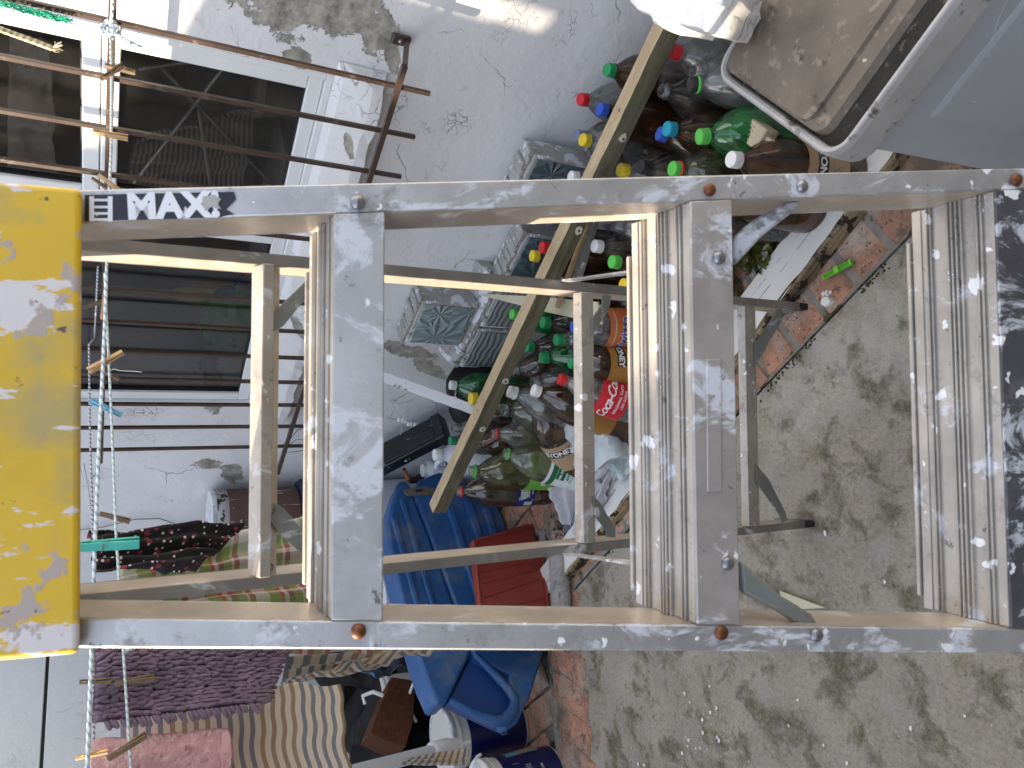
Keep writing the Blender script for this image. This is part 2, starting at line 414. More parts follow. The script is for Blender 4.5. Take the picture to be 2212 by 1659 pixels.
M_step = alu('ladder_step_aluminium', (.46, .43, .39), .48, .4, dark=.55)
M_web = alu('ladder_aluminium_inside_glow', (.62, .54, .45), .38, .55, splash=False, dark=.12)  # inner faces: warm sunlit glow put into the metal colour
M_leg = alu('ladder_leg_aluminium', (.34, .33, .32), .42, .7, splash=False, dark=.2)
M_brace = alu('ladder_brace_steel', (.25, .27, .265), .45, .4, splash=False, dark=.3)
M_yel = mat('ladder_cap_yellow_plastic', (.66, .43, .02), .42, var=.12, vs=6, bst=.1,
            layers=(((.42, .33, .12), 12, .50, .66, (1, 1, 1), None), ((.66, .63, .64), 15, .565, .58, (1.5, 1, .5), .6), ((.64, .61, .62), 34, .60, .615, (2.2, 1, .5), .6), ((.42, .36, .33), 24, .585, .61, (1, 1, 1), .6), ((.10, .08, .07), 50, .66, .68, (1, 1, 1), .6)))
M_rust = mat('rivet_rusty', (.16, .06, .025), .5, .5, var=.5, vs=120)
M_rivet = mat('rivet_steel', (.28, .28, .30), .3, .8, var=.3, vs=90)
M_rub = mat('rubber_black', (.02, .02, .02), .7)
M_blk = mat('sticker_black', (.015, .017, .03), .5, layers=(((.55, .57, .62), 50, .62, .64, (1, 1, 1), None),))
M_wht = mat('sticker_white', (.75, .77, .82), .5, var=.05)
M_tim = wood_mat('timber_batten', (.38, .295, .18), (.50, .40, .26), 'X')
M_timd = wood_mat('timber_dark_face', (.10, .092, .058), (.20, .18, .12), 'X')  # darker timber for one long face of the batten
M_peg = wood_mat('peg_wood', (.42, .27, .13), (.60, .42, .23), 'Z', 2)
M_pegd = wood_mat('peg_wood_old', (.13, .09, .055), (.24, .17, .10), 'Z', 2)
M_spring = mat('peg_spring', (.25, .2, .16), .4, .8)
M_pegteal = mat('peg_teal_plastic', (.06, .42, .36), .3, var=.08)
M_pegblue = mat('peg_blue_plastic', (.10, .32, .48), .3, var=.08)
M_peggreen = mat('peg_green_plastic', (.17, .55, .03), .35, var=.08)
def stripes_uv(name, fn_cols, n, along='v', wobble=.01, rough=.8, base_c=(.5, .45, .38), weave=600):
    m, nt, b = base(name)
    tc = N(nt, 'ShaderNodeTexCoord'); sx = N(nt, 'ShaderNodeSeparateXYZ'); lnk(nt, tc.outputs['UV'], sx.inputs[0])
    v = sx.outputs[1 if along == 'v' else 0]
    v = mth(nt, 'ADD', v, mth(nt, 'MULTIPLY', noise(nt, coords(nt), 8, 2), wobble))
    r = N(nt, 'ShaderNodeValToRGB'); r.color_ramp.interpolation = 'CONSTANT'
    els = r.color_ramp.elements; els[0].position = 0; els[0].color = (*base_c, 1); els[1].position = .999; els[1].color = (*base_c, 1)
    for (p, cc) in fn_cols:
        e = els.new(p); e.color = (*cc, 1)
    fr = mth(nt, 'FRACT', mth(nt, 'MULTIPLY', v, n)); lnk(nt, fr, r.inputs[0])
    c = mixc(nt, mth(nt, 'MULTIPLY', ramp(nt, noise(nt, coords(nt), 60, 4), .3, .7), .2), r.outputs[0], (.3, .27, .22))
    lnk(nt, c, b.inputs['Base Color']); b.inputs['Roughness'].default_value = rough; b.inputs['Specular IOR Level'].default_value = .1
    lnk(nt, bump(nt, noise(nt, coords(nt), weave, 2), .15, .0005), b.inputs['Normal'])
    return m
TAN, GRY, CRM = (.27, .20, .135), (.16, .175, .21), (.54, .48, .405)
_st = []
for _k in range(8):
    _st += [(_k*.125+.0625*0+.0001, GRY if _k < 4 else TAN), (_k*.125+.058, CRM)]
M_sheet = stripes_uv('striped_cotton', _st, 2.55, base_c=CRM, wobble=.0015)
M_sheetU = stripes_uv('striped_cotton_along', _st, 1.15, base_c=CRM, wobble=.01, along='u')
M_sheetV = stripes_uv('striped_cotton_short', _st, 1.1, base_c=CRM, wobble=.01)
M_fluff = mat('chenille_mauve', (.17, .125, .17), .85, var=.25, vs=25, bs=400, bst=.5, bd=.001, spec=.15)
M_towel = mat('towel_pink', (.68, .39, .39), .95, var=.16, vs=26, bs=150, bst=1, bd=.007, spec=.1, layers=(((.80, .52, .50), 70, .5, .62, (1, 1, 1), None), ((.46, .22, .24), 60, .58, .68, (1, 1, 1), None)))
def floral():
    m, nt, b = base('black_floral_cotton')
    tc = N(nt, 'ShaderNodeTexCoord'); c = (.012, .01, .012)
    def dots(sc, rad, col_, prev, loc, jit=1):
        vo = N(nt, 'ShaderNodeTexVoronoi', feature='F1'); vo.inputs['Scale'].default_value = sc; vo.inputs['Randomness'].default_value = jit
        lnk(nt, coords(nt, (1, 1, 1), loc), vo.inputs['Vector'])
        k = ramp(nt, mth(nt, 'ADD', vo.outputs['Distance'], mth(nt, 'MULTIPLY', noise(nt, coords(nt), 130, 3), .25 if rad > .3 else .05)), rad, rad+.03, (1, 1, 1, 1), (0, 0, 0, 1))
        return mixc(nt, k, prev, col_)
    c = dots(52, .36, (.22, .03, .045), c, (0, 0, 0), .7)
    c = dots(85, .22, (.62, .60, .57), c, (3, 2, 1), .5)
    lnk(nt, c, b.inputs['Base Color']); b.inputs['Roughness'].default_value = .85; return m
M_floral = floral()
def plaid():
    m, nt, b = base('plaid_cotton')
    tc = N(nt, 'ShaderNodeTexCoord'); sx = N(nt, 'ShaderNodeSeparateXYZ'); lnk(nt, tc.outputs['UV'], sx.inputs[0])
    def bands(src, n, els):
        r = N(nt, 'ShaderNodeValToRGB'); r.color_ramp.interpolation = 'CONSTANT'
        e = r.color_ramp.elements; e[0].position = 0; e[0].color = (*els[0][1], 1); e[1].position = els[1][0]; e[1].color = (*els[1][1], 1)
        for p, cc in els[2:]: q = e.new(p); q.color = (*cc, 1)
        lnk(nt, mth(nt, 'FRACT', mth(nt, 'MULTIPLY', src, n)), r.inputs[0]); return r.outputs[0]
    A = [(0, (.62, .60, .56)), (.25, (.22, .33, .10)), (.45, (.45, .05, .04)), (.52, (.60, .58, .54)), (.6, (.20, .09, .08)), (.7, (.22, .33, .10)), (.85, (.6, .56, .52)), (.9, (.3, .1, .08))]
    c = mixc(nt, .5, bands(sx.outputs[0], 3, A), bands(sx.outputs[1], 4, A))
    lnk(nt, c, b.inputs['Base Color']); b.inputs['Roughness'].default_value = .85; return m
M_plaid = plaid()
def rope_mat(name, a, c_, sc=1.0):
    m, nt, b = base(name)
    tc = N(nt, 'ShaderNodeTexCoord'); sx = N(nt, 'ShaderNodeSeparateXYZ'); lnk(nt, tc.outputs['UV'], sx.inputs[0])
    k = mth(nt, 'SINE', mth(nt, 'ADD', mth(nt, 'MULTIPLY', sx.outputs[0], 480*sc), mth(nt, 'MULTIPLY', sx.outputs[1], 6.283)))
    c = mixc(nt, ramp(nt, k, .45, .6), a, c_)
    lnk(nt, c, b.inputs['Base Color']); b.inputs['Roughness'].default_value = .6
    lnk(nt, bump(nt, k, .8, .0015), b.inputs['Normal']); return m
M_rope = rope_mat('rope_blue_white', (.74, .77, .78), (.27, .43, .56))
M_roped = rope_mat('cord_dark_blue', (.50, .52, .56), (.06, .08, .14), 1.6)
M_ropeg = rope_mat('rope_pale_green', (.68, .74, .73), (.38, .52, .54), 1.3)
M_ropec = rope_mat('rope_cream', (.62, .52, .34), (.42, .33, .20), 1.3)
# ground
def concrete():
    m, nt, b = base('mossy_concrete')
    co = coords(nt)
    c = mixc(nt, ramp(nt, noise(nt, co, 5, 8, .7), .3, .7), (.26, .235, .195), (.43, .39, .33))
    c = mixc(nt, mth(nt, 'MULTIPLY', ramp(nt, noise(nt, co, 95, 5, .85), .44, .62), .45), c, (.50, .465, .405))
    c = mixc(nt, mth(nt, 'MULTIPLY', ramp(nt, noise(nt, coords(nt, loc=(5, 5, 5)), 130, 5, .85), .52, .64), .5), c, (.09, .08, .062))
    # pale lime bloom
    c = mixc(nt, mth(nt, 'MULTIPLY', ramp(nt, noise(nt, coords(nt, loc=(1.3, 4.2, 0)), 3.2, 7, .72), .53, .68), .65), c, (.40, .40, .37))
    # pale lime bloom washed over one part of the slab
    gb_ = G(1800, 800); mp = N(nt, 'ShaderNodeMapping', vector_type='TEXTURE'); tc = N(nt, 'ShaderNodeTexCoord')
    lnk(nt, tc.outputs['Object'], mp.inputs[0]); mp.inputs[1].default_value = (gb_.x, gb_.y, 0); mp.inputs[2].default_value = (0, 0, R(130)); mp.inputs[3].default_value = (.30, .13, 5)
    L = N(nt, 'ShaderNodeVectorMath', operation='LENGTH'); lnk(nt, mp.outputs[0], L.inputs[0])
    kb = ramp(nt, mth(nt, 'ADD', L.outputs['Value'], mth(nt, 'MULTIPLY', mth(nt, 'SUBTRACT', noise(nt, co, 14, 8, .75), .5), 2.4)), .25, 1.1, (1, 1, 1, 1), (0, 0, 0, 1))
    c = mixc(nt, mth(nt, 'MULTIPLY', kb, .6), c, (.58, .57, .51))
    # moss
    mk = mth(nt, 'MULTIPLY', ramp(nt, noise(nt, coords(nt, (1.0, 1.0, 1), (.2, 2.6, 0)), 9.5, 9, .72, .3), .51, .62), ramp(nt, noise(nt, co, 120, 4, .8), .30, .58))
    c = mixc(nt, mth(nt, 'MULTIPLY', mk, .75), c, (.115, .108, .038))
    mk2 = mth(nt, 'MULTIPLY', ramp(nt, noise(nt, coords(nt, loc=(7, .6, 0)), 10, 8, .7), .52, .64), ramp(nt, noise(nt, co, 70, 4, .8), .40, .66))
    c = mixc(nt, mth(nt, 'MULTIPLY', mk2, .75), c, (.20, .20, .075))
    lnk(nt, c, b.inputs['Base Color']); b.inputs['Roughness'].default_value = .9; b.inputs['Specular IOR Level'].default_value = .2
    nr = bump(nt, noise(nt, co, 60, 6, .8), .9, .006); nr = bump(nt, noise(nt, co, 260, 4, .8), .7, .002, nr); nr = bump(nt, mk, .5, .004, nr)
    lnk(nt, nr, b.inputs['Normal']); return m
M_conc = concrete()
M_brick = mat('clay_brick', (.42, .22, .145), .8, var=.38, vs=14, bs=120, bst=.9, bd=.003,
              layers=(((.16, .11, .085), 34, .55, .64, (1, 1, 1), None), ((.42, .37, .32), 6, .50, .70, (1, 1, 1), None), ((.60, .40, .30), 60, .64, .68, (1, 1, 1), None), ((.05, .045, .035), 110, .58, .65, (1, 1, 1), None), ((.12, .10, .075), 5, .48, .66, (1, 1, 1), None)))
M_mortar = mat('mortar_soil', (.16, .145, .125), .95, var=.4, vs=20, bs=160, bst=1, bd=.004, layers=(((.03, .035, .015), 12, .5, .58, (1, 1, 1), None),))
M_moss = mat('moss', (.05, .055, .018), .95, var=.5, vs=60, bs=300, bst=1, bd=.004)
M_plank = wood_mat('plank_white_paint', (.30, .22, .11), (.42, .32, .17), 'X', 1, paint=((.68, .68, .65), 3.2, .30))
M_plankd = wood_mat('plank_rotten_edge', (.10, .075, .05), (.40, .31, .18), 'X', 1, paint=((.03, .024, .018), 30, .52))
M_flake = mat('paint_chip_white', (.74, .74, .72), .6)
# ================================================================ SETTING: ground
mb = MB()
# concrete: everything outside the brick edging, with a gently worn edge
mb.add([SP(-40, .80, 0), SP(-40, 60, 0), SP(40, 60, 0), SP(40, 1.6, 0), SP(2.42, 1.6, 0), SP(2.30, 1.29, 0), SP(2.10, .97, 0), SP(1.97, .815, 0), SP(1.5, .80, 0)],
       [tuple(range(9))])
o = mb.build('ground_concrete', M_conc, None, fix=False); tag(o, kind='structure')
if o.data.polygons[0].normal.z < 0: o.data.flip_normals()
mb = MB(); mb.add([SP(-40, -.5, -.012), SP(-40, 60, -.012), SP(40, 60, -.012), SP(40, -.5, -.012)], [(0, 1, 2, 3)])
o = mb.build('ground_soil', M_mortar, None, fix=False); tag(o, kind='structure')
if o.data.polygons[0].normal.z < 0: o.data.flip_normals()
mb = MB()
def brick(s, p, hs, hp, ang=0, z=.0, h=.02):
    a = R(ang); u_ = wv*math.cos(a) + rn*math.sin(a); v_ = -wv*math.sin(a) + rn*math.cos(a)
    j = random.uniform(-.0025, .0025)
    mb.box(SP(s, p, z-h+j), u_*hs, v_*hp, (ZUP + u_*random.uniform(-.02, .02) + v_*random.uniform(-.02, .02))*h)
s = -1.4
while s < 1.98:
    brick(s, .675, .0425, .118, random.uniform(-2, 2), .006); s += .098
for k in range(9):                                             # the edging bends towards the camera
    t = k/8; sx_ = 2.03+.40*t; px_ = .80+.72*t
    brick(sx_, px_, .050, .10, -42-12*t+random.uniform(-3, 3), .006)
o = mb.build('brick_edging', M_brick, None, bev=.006); tag(o, kind='structure')
mb = MB(); mb.prism([SP(-1.4, .553, .003), SP(2.03, .553, .003), SP(2.5, 1.4, .003), SP(2.46, 1.60, .003), SP(2.35, 1.42, .003), SP(2.12, .98, .003), SP(1.99, .81, .003), SP(1.5, .796, .003), SP(-1.4, .796, .003)], (0, 0, -.01))
M_mort2 = mat('edging_mortar', (.235, .215, .19), .95, var=.3, vs=24, bs=150, bst=1, bd=.003, layers=(((.06, .06, .03), 14, .56, .62, (1, 1, 1), None),))
o = mb.build('edging_mortar', M_mort2, None); tag(o, kind='structure')
mb = MB()
r_ = 0; p = .50
while p > -.06:
    s = -1.4 + (.11 if r_ % 2 else 0)
    while s < 3.6:
        brick(s, p, .107, .050, random.uniform(-1.5, 1.5), .0); s += .222
    p -= .108; r_ += 1
p = .62; r_ = 0
while p < 1.7:
    s = 2.03 + .55*(p-.62) + (.11 if r_ % 2 else 0) + .1
    while s < 3.6:
        brick(s, p, .107, .050, random.uniform(-1.5, 1.5), .0); s += .222
    p += .108; r_ += 1
o = mb.build('brick_paving', M_brick, None, bev=.007); tag(o, kind='structure')
# moss lumps in the joint between brick and concrete
mb = MB()
for i in range(1100):
    if random.random() < .7: s = random.uniform(.1, 1.97); q = .802
    else:
        t = random.random(); s = 1.98+.36*t; q = .82+.50*t
    if math.sin(s*9)+math.sin(s*23+1) < -.2: continue
    c = SP(s, q+random.gauss(0, .007), 0); r0 = random.uniform(.0008, .0032)
    M_ = Matrix.Translation(c) @ Matrix.Rotation(random.random()*6, 4, 'Z')
    mb.lathe([(r0, -.002), (r0*1.1, r0*.4), (r0*.5, r0*.9)], 6, M_)
o = mb.build('moss_seam', M_moss, None, smooth=True); tag(o, 'dark green moss growing in the seam between bricks and concrete', 'moss', kind='stuff')
mb = MB()
for (a, b_, sg, n) in ((1510, 1600, 50, 34), (1400, 1640, 40, 8), (1700, 1560, 100, 8), (1490, 1480, 40, 10), (1900, 1530, 160, 4), (1900, 1260, 150, 3), (1330, 1120, 30, 18), (1640, 540, 30, 30), (1790, 640, 18, 14), (1700, 690, 20, 12)):
    for i in range(n):
        c = G(random.gauss(a, sg), random.gauss(b_, sg*.7), .006); r0 = random.choice((.0012, .0015, .002, .0035, .0055))
        k = random.randint(4, 6); a0 = random.random()*6
        mb.prism([c + V((math.cos(a0+6.283*i_/k)*r0*random.uniform(.6, 1.4), math.sin(a0+6.283*i_/k)*r0*random.uniform(.5, 1), random.uniform(0, .001))) for i_ in range(k)], (0, 0, .0008))
o = mb.build('paint_chips', M_flake, None); tag(o, 'white paint chips scattered over the ground', 'paint chips', kind='stuff')
# ================================================================ SETTING: walls
hw = thing('house_wall', 'white painted house wall with cracked and peeling plaster and windows', 'wall', (0, 0, 0))
hw['_o'] = (0, 0, 0)
def wl(s, z, off): return V((s, -off, z))        # wall-local: x along, y into the wall, z up
place(hw, rn*D, wv, ZUP)   # local x = along wall
# wall-local y axis = z cross x
YW = ZUP.cross(wv)          # = -rn  (pointing out of the wall)
def wloc(s, z, off): return V((s, off, z))       # off = distance out from the wall
def wbox(mb, s0, s1, z0, z1, o0, o1, mi=0):
    mb.box(wloc((s0+s1)/2, (z0+z1)/2, (o0+o1)/2), ((s1-s0)/2, 0, 0), (0, (o1-o0)/2, 0), (0, 0, (z1-z0)/2), mi)
WS0, WS1, WZ0, WZ1 = .825, 2.03, .912, 1.95
mb = MB()
for (s0, s1, z0, z1) in ((-3, WS0, -.1, 2.9), (WS1, 3.45, -.1, 2.9), (WS0, WS1, -.1, WZ0), (WS0, WS1, WZ1, 2.9)):
    wbox(mb, s0, s1, z0, z1, -.22, 0)
mb.build('plaster_wall', M_wall, hw, world=False)
mb = MB()   # sloping sill ledge
n = 48; pr = []
rnd = [random.uniform(-1, 1) for _ in range(n+1)]
for i in range(n):
    s0 = .785 + (2.09-.785)*i/n; s1 = .785 + (2.09-.785)*(i+1)/n
    def prof(s, r):
        m_ = max(.12, min(1, (s-.785)/.035)); return [wloc(s, .912, .001), wloc(s, .897, .02*m_), wloc(s, .832+.003*r, (.048+.003*r)*m_), wloc(s, .806+.005*r, .050*m_), wloc(s, .795+.004*r, .001)]
    a, b_ = prof(s0, rnd[i]), prof(s1, rnd[i+1])
    mb.add(a+b_, [(k, k+1, k+6, k+5) for k in range(4)])
    if i == 0: mb.add(a, [(0, 1, 2, 3, 4)])
    if i == n-1: mb.add(b_, [(4, 3, 2, 1, 0)])
mb.build('window_sill', M_sill, hw, world=False)
mb = MB()
fo0, fo1 = -.055, -.012
def frame_rect(s0, s1, z0, z1, t, o0, o1):
    wbox(mb, s0, s1, z0, z0+t, o0, o1); wbox(mb, s0, s1, z1-t, z1, o0, o1)
    wbox(mb, s0, s0+t, z0+t, z1-t, o0, o1); wbox(mb, s1-t, s1, z0+t, z1-t, o0, o1)
frame_rect(WS0, WS1, WZ0, WZ1, .016, fo0, fo1+.006)
wbox(mb, 1.262, 1.306, WZ0+.016, WZ1-.016, fo0, fo1+.003)
wf = mb.build('window_frame', M_fr, hw, world=False, bev=.002)
panes = [(.841, 1.262, .928, 1.372), (.841, 1.262, 1.372, 1.934), (1.306, 2.014, .928, 1.934)]
for (s0, s1, z0, z1) in panes:
    mb = MB(); frame_rect(s0+.0008, s1-.0008, z0+.0008, z1-.0008, .034, fo0+.004, fo1-.004)
    sash = mb.build('window_sash', M_fr, hw, world=False, bev=.003)
    mb = MB(); frame_rect(s0+.033, s1-.033, z0+.033, z1-.033, .005, fo0+.012, fo1-.012)
    mb.build('gasket', M_gask, sash, world=False)
    mb = MB(); wbox(mb, s0+.034, s1-.034, z0+.034, z1-.034, -.036, -.032)
    mb.build('pane', M_pane, sash, world=False)
# room behind the glass
mb = MB()
wbox(mb, .5, 3.0, .45, 2.4, -2.02, -2.0); wbox(mb, .48, .5, .45, 2.4, -2.0, -.23); wbox(mb, 3.0, 3.02, .45, 2.4, -2.0, -.23)
wbox(mb, .5, 3.0, .43, .45, -2.0, -.23); wbox(mb, .5, 3.0, 2.4, 2.42, -2.0, -.23)
mb.build('room_wall', M_room, hw, world=False)
mb = MB()
for i in range(9):
    for j in range(3):
        wbox(mb, 1.25+i*.152, 1.25+i*.152+.148, .905-.02, .905, -.225-(j+1)*.11+.003, -.225-j*.11)
mb.build('tiled_ledge', M_tile, hw, world=False)
# boundary wall at the left end
bw = thing('boundary_wall', 'smooth white boundary wall with a horizontal groove at the left', 'wall', (0, 0, 0))
place(bw, SP(3.45, 0, 0), -rn, ZUP)     # local x = out from the house wall
mb = MB()
gz = .0
pt = G(100, 1420, 0)
d = ray(100, 1420); t = (3.45 - 0)/d.dot(wv); gp = C0 + d*t; GZ = gp.z
d2 = ray(93, 1655); t2 = 3.45/d2.dot(wv); GZ2 = (C0+d2*t2).z; GZ = (GZ+GZ2)/2
for (z0, z1) in ((-.1, GZ-.006), (GZ+.006, 2.1)):
    mb.box((1.7, -.1, (z0+z1)/2), (1.7, 0, 0), (0, .1, 0), (0, 0, (z1-z0)/2))
mb.build('wall_panel', M_bwall, bw, world=False, bev=.003)
mb = MB(); mb.box((1.7, -.11, GZ), (1.7, 0, 0), (0, .09, 0), (0, 0, .0055))
mb.build('groove', M_gask, bw, world=False)
# unseen blocks added outside the frame to shade the yard and darken reflections
M_blocker = mat('sun_blocker_tan', (.33, .27, .21), .9, var=.2)
M_screen = mat('reflection_screen_dark', (.10, .085, .07), .9, var=.2)
XO = -2.75
def oc(y, z): return V((XO, y, z))
mb = MB()
cols = [(-5, .0, 2.45), (.0, 1.40, 2.38), (1.40, 1.66, 2.27), (1.66, 2.160, 3.0), (2.160, 2.168, 2.5), (2.168, 2.185, 2.33), (2.185, 2.200, 2.31), (2.200, 2.213, 2.33), (2.213, 2.219, 2.41), (2.219, 2.2235, 2.55), (2.2235, 2.27, 3.02), (2.27, 2.38, 3.025), (2.38, 2.475, 3.04), (2.475, 2.497, 3.05), (2.497, 2.56, 3.065), (2.56, 2.60, 3.2), (2.60, 4.2, 3.5), (4.2, 7, 3.6)]  # heights and gaps of the added block, cut to shape the sun patches
for (y0, y1, zt_) in cols:
    if y0 == 2.475:
        mb.box((XO-.1, (y0+y1)/2, 1.07), (.1, 0, 0), (0, (y1-y0)/2, 0), (0, 0, 1.27)); mb.box((XO-.1, (y0+y1)/2, (2.455+zt_)/2), (.1, 0, 0), (0, (y1-y0)/2, 0), (0, 0, (zt_-2.455)/2)); continue
    mb.box((XO-.1, (y0+y1)/2, (zt_-.2)/2), (.1, 0, 0), (0, (y1-y0)/2, 0), (0, 0, (zt_+.2)/2))
solo(mb, 'sun_blocker', M_blocker, (XO, 1, 0), 'unseen tan building block added to shade the yard, its top cut to shape the sun patches', 'building')
mb = MB(); mb.box((1, -3.4, 1.3), (4.4, 0, 0), (0, .2, 0), (0, 0, 1.5)); 
solo(mb, 'rear_reflection_screen', M_screen, (1, -3.4, 0), 'unseen dark building block added behind the yard for the windows to reflect', 'building')  # unseen, added so the panes mirror something darker than the sky
# ================================================================ STEP LADDER
ld = thing('step_ladder', 'paint splattered aluminium step ladder with a yellow plastic top', 'ladder', tuple(lf*.35))
nfl = nF
def line2(f, p, q, off=0):
    A, B = f(*p, off), f(*q, off)
    return lambda z: A + (B-A)*((z-A.z)/(B.z-A.z))
Ro, Ri = line2(LF, (200, 409), (2150, 364)), line2(LF, (200, 479), (2150, 410))
Lo, Li = line2(LF, (200, 1400), (2150, 1411)), line2(LF, (200, 1336), (2150, 1358))
TH = .0034
def channel(mb, O, I, z0, z1, nrm, dep, th=TH, n=1):
    side = (I(1)-O(1)).normalized()
    for (c0, c1, d0, d1) in ((0, 1, 0, th), (0, 1, dep-th, dep)):
        ps = []
        for z in (z0, z1):
            ps.append([O(z)+nrm*d0, I(z)+nrm*d0, I(z)+nrm*d1, O(z)+nrm*d1])
        mb.hexa(ps[0]+ps[1])
def webpl(mb, I, side, z0, z1, nrm, dep, th=TH):
    ps = []
    for z in (z0, z1):
        ps.append([I(z)-side*th+nrm*TH, I(z)+nrm*TH, I(z)+nrm*(dep-TH), I(z)-side*th+nrm*(dep-TH)])
    mb.hexa(ps[0]+ps[1])
ZT = 1.40
for (O, I) in ((Ro, Ri), (Lo, Li)):
    side = (I(1)-O(1)).normalized()
    mb = MB(); channel(mb, O, I, .012, ZT, nfl, .055)
    rail = mb.build('front_rail', M_alu, ld, bev=.0014, seg=2)
    mb = MB(); webpl(mb, I, side, .012, ZT, nfl, .055)
    mb.build('rail_web', M_web, rail)
    mb = MB(); c = (O(.006)+I(.006))/2
    mb.box(c + nfl*.028, (I(1)-O(1))*.56, lf*.034, (0, 0, .016)); mb.build('rubber_foot', M_rub, ld, bev=.003)
zt1 = LF(719, 830).z; zb1 = LF(829, 830).z; DZ = (zt1 - LF(2163, 830).z)/2
for k in range(5):
    z1 = zt1 - DZ*k; z0 = z1 - (zt1-zb1)*(.97 if k else 1)
    a, b_ = Li(z1), Ri(z1); a0, b0 = Li(z0), Ri(z0)
    ax = (b_-a).normalized(); up = (a-a0).normalized()
    mb = MB()
    ins = .0008
    mb.hexa([a0+ax*ins-nfl*.0012, b0-ax*ins-nfl*.0012, b0-ax*ins+nfl*.0012, a0+ax*ins+nfl*.0012, a+ax*ins-nfl*.0012, b_-ax*ins-nfl*.0012, b_-ax*ins+nfl*.0012, a+ax*ins+nfl*.0012])
    st = mb.build('step', (M_alu, M_alu2, M_alu3, M_alu3, M_alu3)[k], ld, bev=.001)
    mb = MB(); td = .076; e0 = a+ax*.001; e1 = b_-ax*.001; zt = V((0, 0, -.0016))
    bk = lf
    mb.hexa([e0+bk*.002+zt*2, e1+bk*.002+zt*2, e1+bk*td+zt*2, e0+bk*td+zt*2, e0+bk*.002+zt, e1+bk*.002+zt, e1+bk*td+zt, e0+bk*td+zt])
    # ribs pressed into the tread
    for (u0, u1, h) in ((.001, .009, .0014), (.0105, .0125, .003), (.0145, .0165, .003), (.028, .030, .0028), (.032, .034, .0034), (.036, .038, .0034), (.040, .042, .0028), (.056, .0575, .0028), (.0595, .061, .0028), (.066, .075, .0012)):
        q = [e0+bk*u0+zt*.99, e1+bk*u0+zt*.99, e1+bk*u1+zt*.99, e0+bk*u1+zt*.99]
        mb.hexa(q + [p_+V((0, 0, h)) for p_ in q])
    g0, g1 = a+ax*.012+bk*td, b_-ax*.030+bk*td     # rear lip, shorter than the tread
    q = [g0+zt*6, g1+zt*6, g1+bk*.004+zt*6, g0+bk*.004+zt*6]
    mb.hexa(q + [p_+V((0, 0, .0115)) for p_ in q])
    mb.build('tread', M_step, st, bev=.0006, seg=1)
    if k == 1:      # long pressed dimple on the flange of the second step
        mb = MB(); c = LF(1541, 985, -.0022); c0 = LF(1541, 775, -.0018); c1 = LF(1543, 1062, -.0018)
        u_ = (LF(1558, 900)-LF(1525, 900)).normalized()*.0062
        mb.hexa([c0-u_-nfl*.001, c0+u_-nfl*.001, c0+u_+nfl*.0005, c0-u_+nfl*.0005, c1-u_-nfl*.001, c1+u_-nfl*.001, c1+u_+nfl*.0005, c1-u_+nfl*.0005])
        mb.build('pressed_plate', M_alu2, st, bev=.0016)
# cap
c1 = LF(178, 405, -.013); c2 = LF(173, 1415, -.013)
ax = (c2-c1); upc = (ZUP*.98 + lf*.20).normalized(); bk = (lf + ZUP*.06).normalized()
mb = MB(); mb.box((c1+c2)/2 + upc*.055 + bk*.075, ax/2, upc*.055, bk*.075)
cap = mb.build('top_cap', M_yel, ld, bev=.005, seg=4)
# rivets
def rivet(px, py, f, r, m_, n_, off=0):
    c = f(px, py, off); M_ = Matrix.Identity(4); z = -n_; x = z.orthogonal().normalized(); y = z.cross(x)
    for i in range(3): M_[i][0] = x[i]; M_[i][1] = y[i]; M_[i][2] = z[i]; M_[i][3] = c[i]
    mb = MB(); mb.lathe([(r, 0), (r*.97, r*.18), (r*.8, r*.42), (r*.45, r*.6), (r*.12, r*.66)], 18, M_)
    mb.build('rivet', m_, ld, smooth=True)
for (x, y, r, m_) in ((772, 437, .0056, M_rivet), (774, 1364, .0056, M_rust), (1533, 410, .0052, M_rust), (1733, 403, .0052, M_rivet), (2195, 389, .0056, M_rust), (1553, 557, .0056, M_rivet), (1572, 1217, .0056, M_rivet), (1558, 1367, .0058, M_rust), (1764, 1372, .0055, M_rivet)):
    rivet(x, y, LF, r, m_, nF, -.0014)
def strip(pts, f, off, th, m_, name, bev=.001, nrm=None):
    mb = MB(); P_ = [f(x, y, off) for x, y in pts]; n_ = (nrm or nF)
    mb.prism(P_, n_*th); return mb.build(name, m_, ld, bev=bev)
# angled braces below the second step
M_gus = alu('ladder_gusset_painted', (.30, .32, .35), .4, .4, big=True)
strip([(1588, 512), (1612, 488), (1650, 462), (1700, 436), (1733, 433), (1722, 452), (1690, 476), (1645, 512), (1588, 575)], LF, .012, .009, M_gus, 'front_brace', .003)
strip([(1600, 1212), (1632, 1240), (1690, 1288), (1755, 1328), (1770, 1350), (1728, 1352), (1672, 1316), (1604, 1282)], LF, .012, .009, M_brace, 'front_brace', .003)
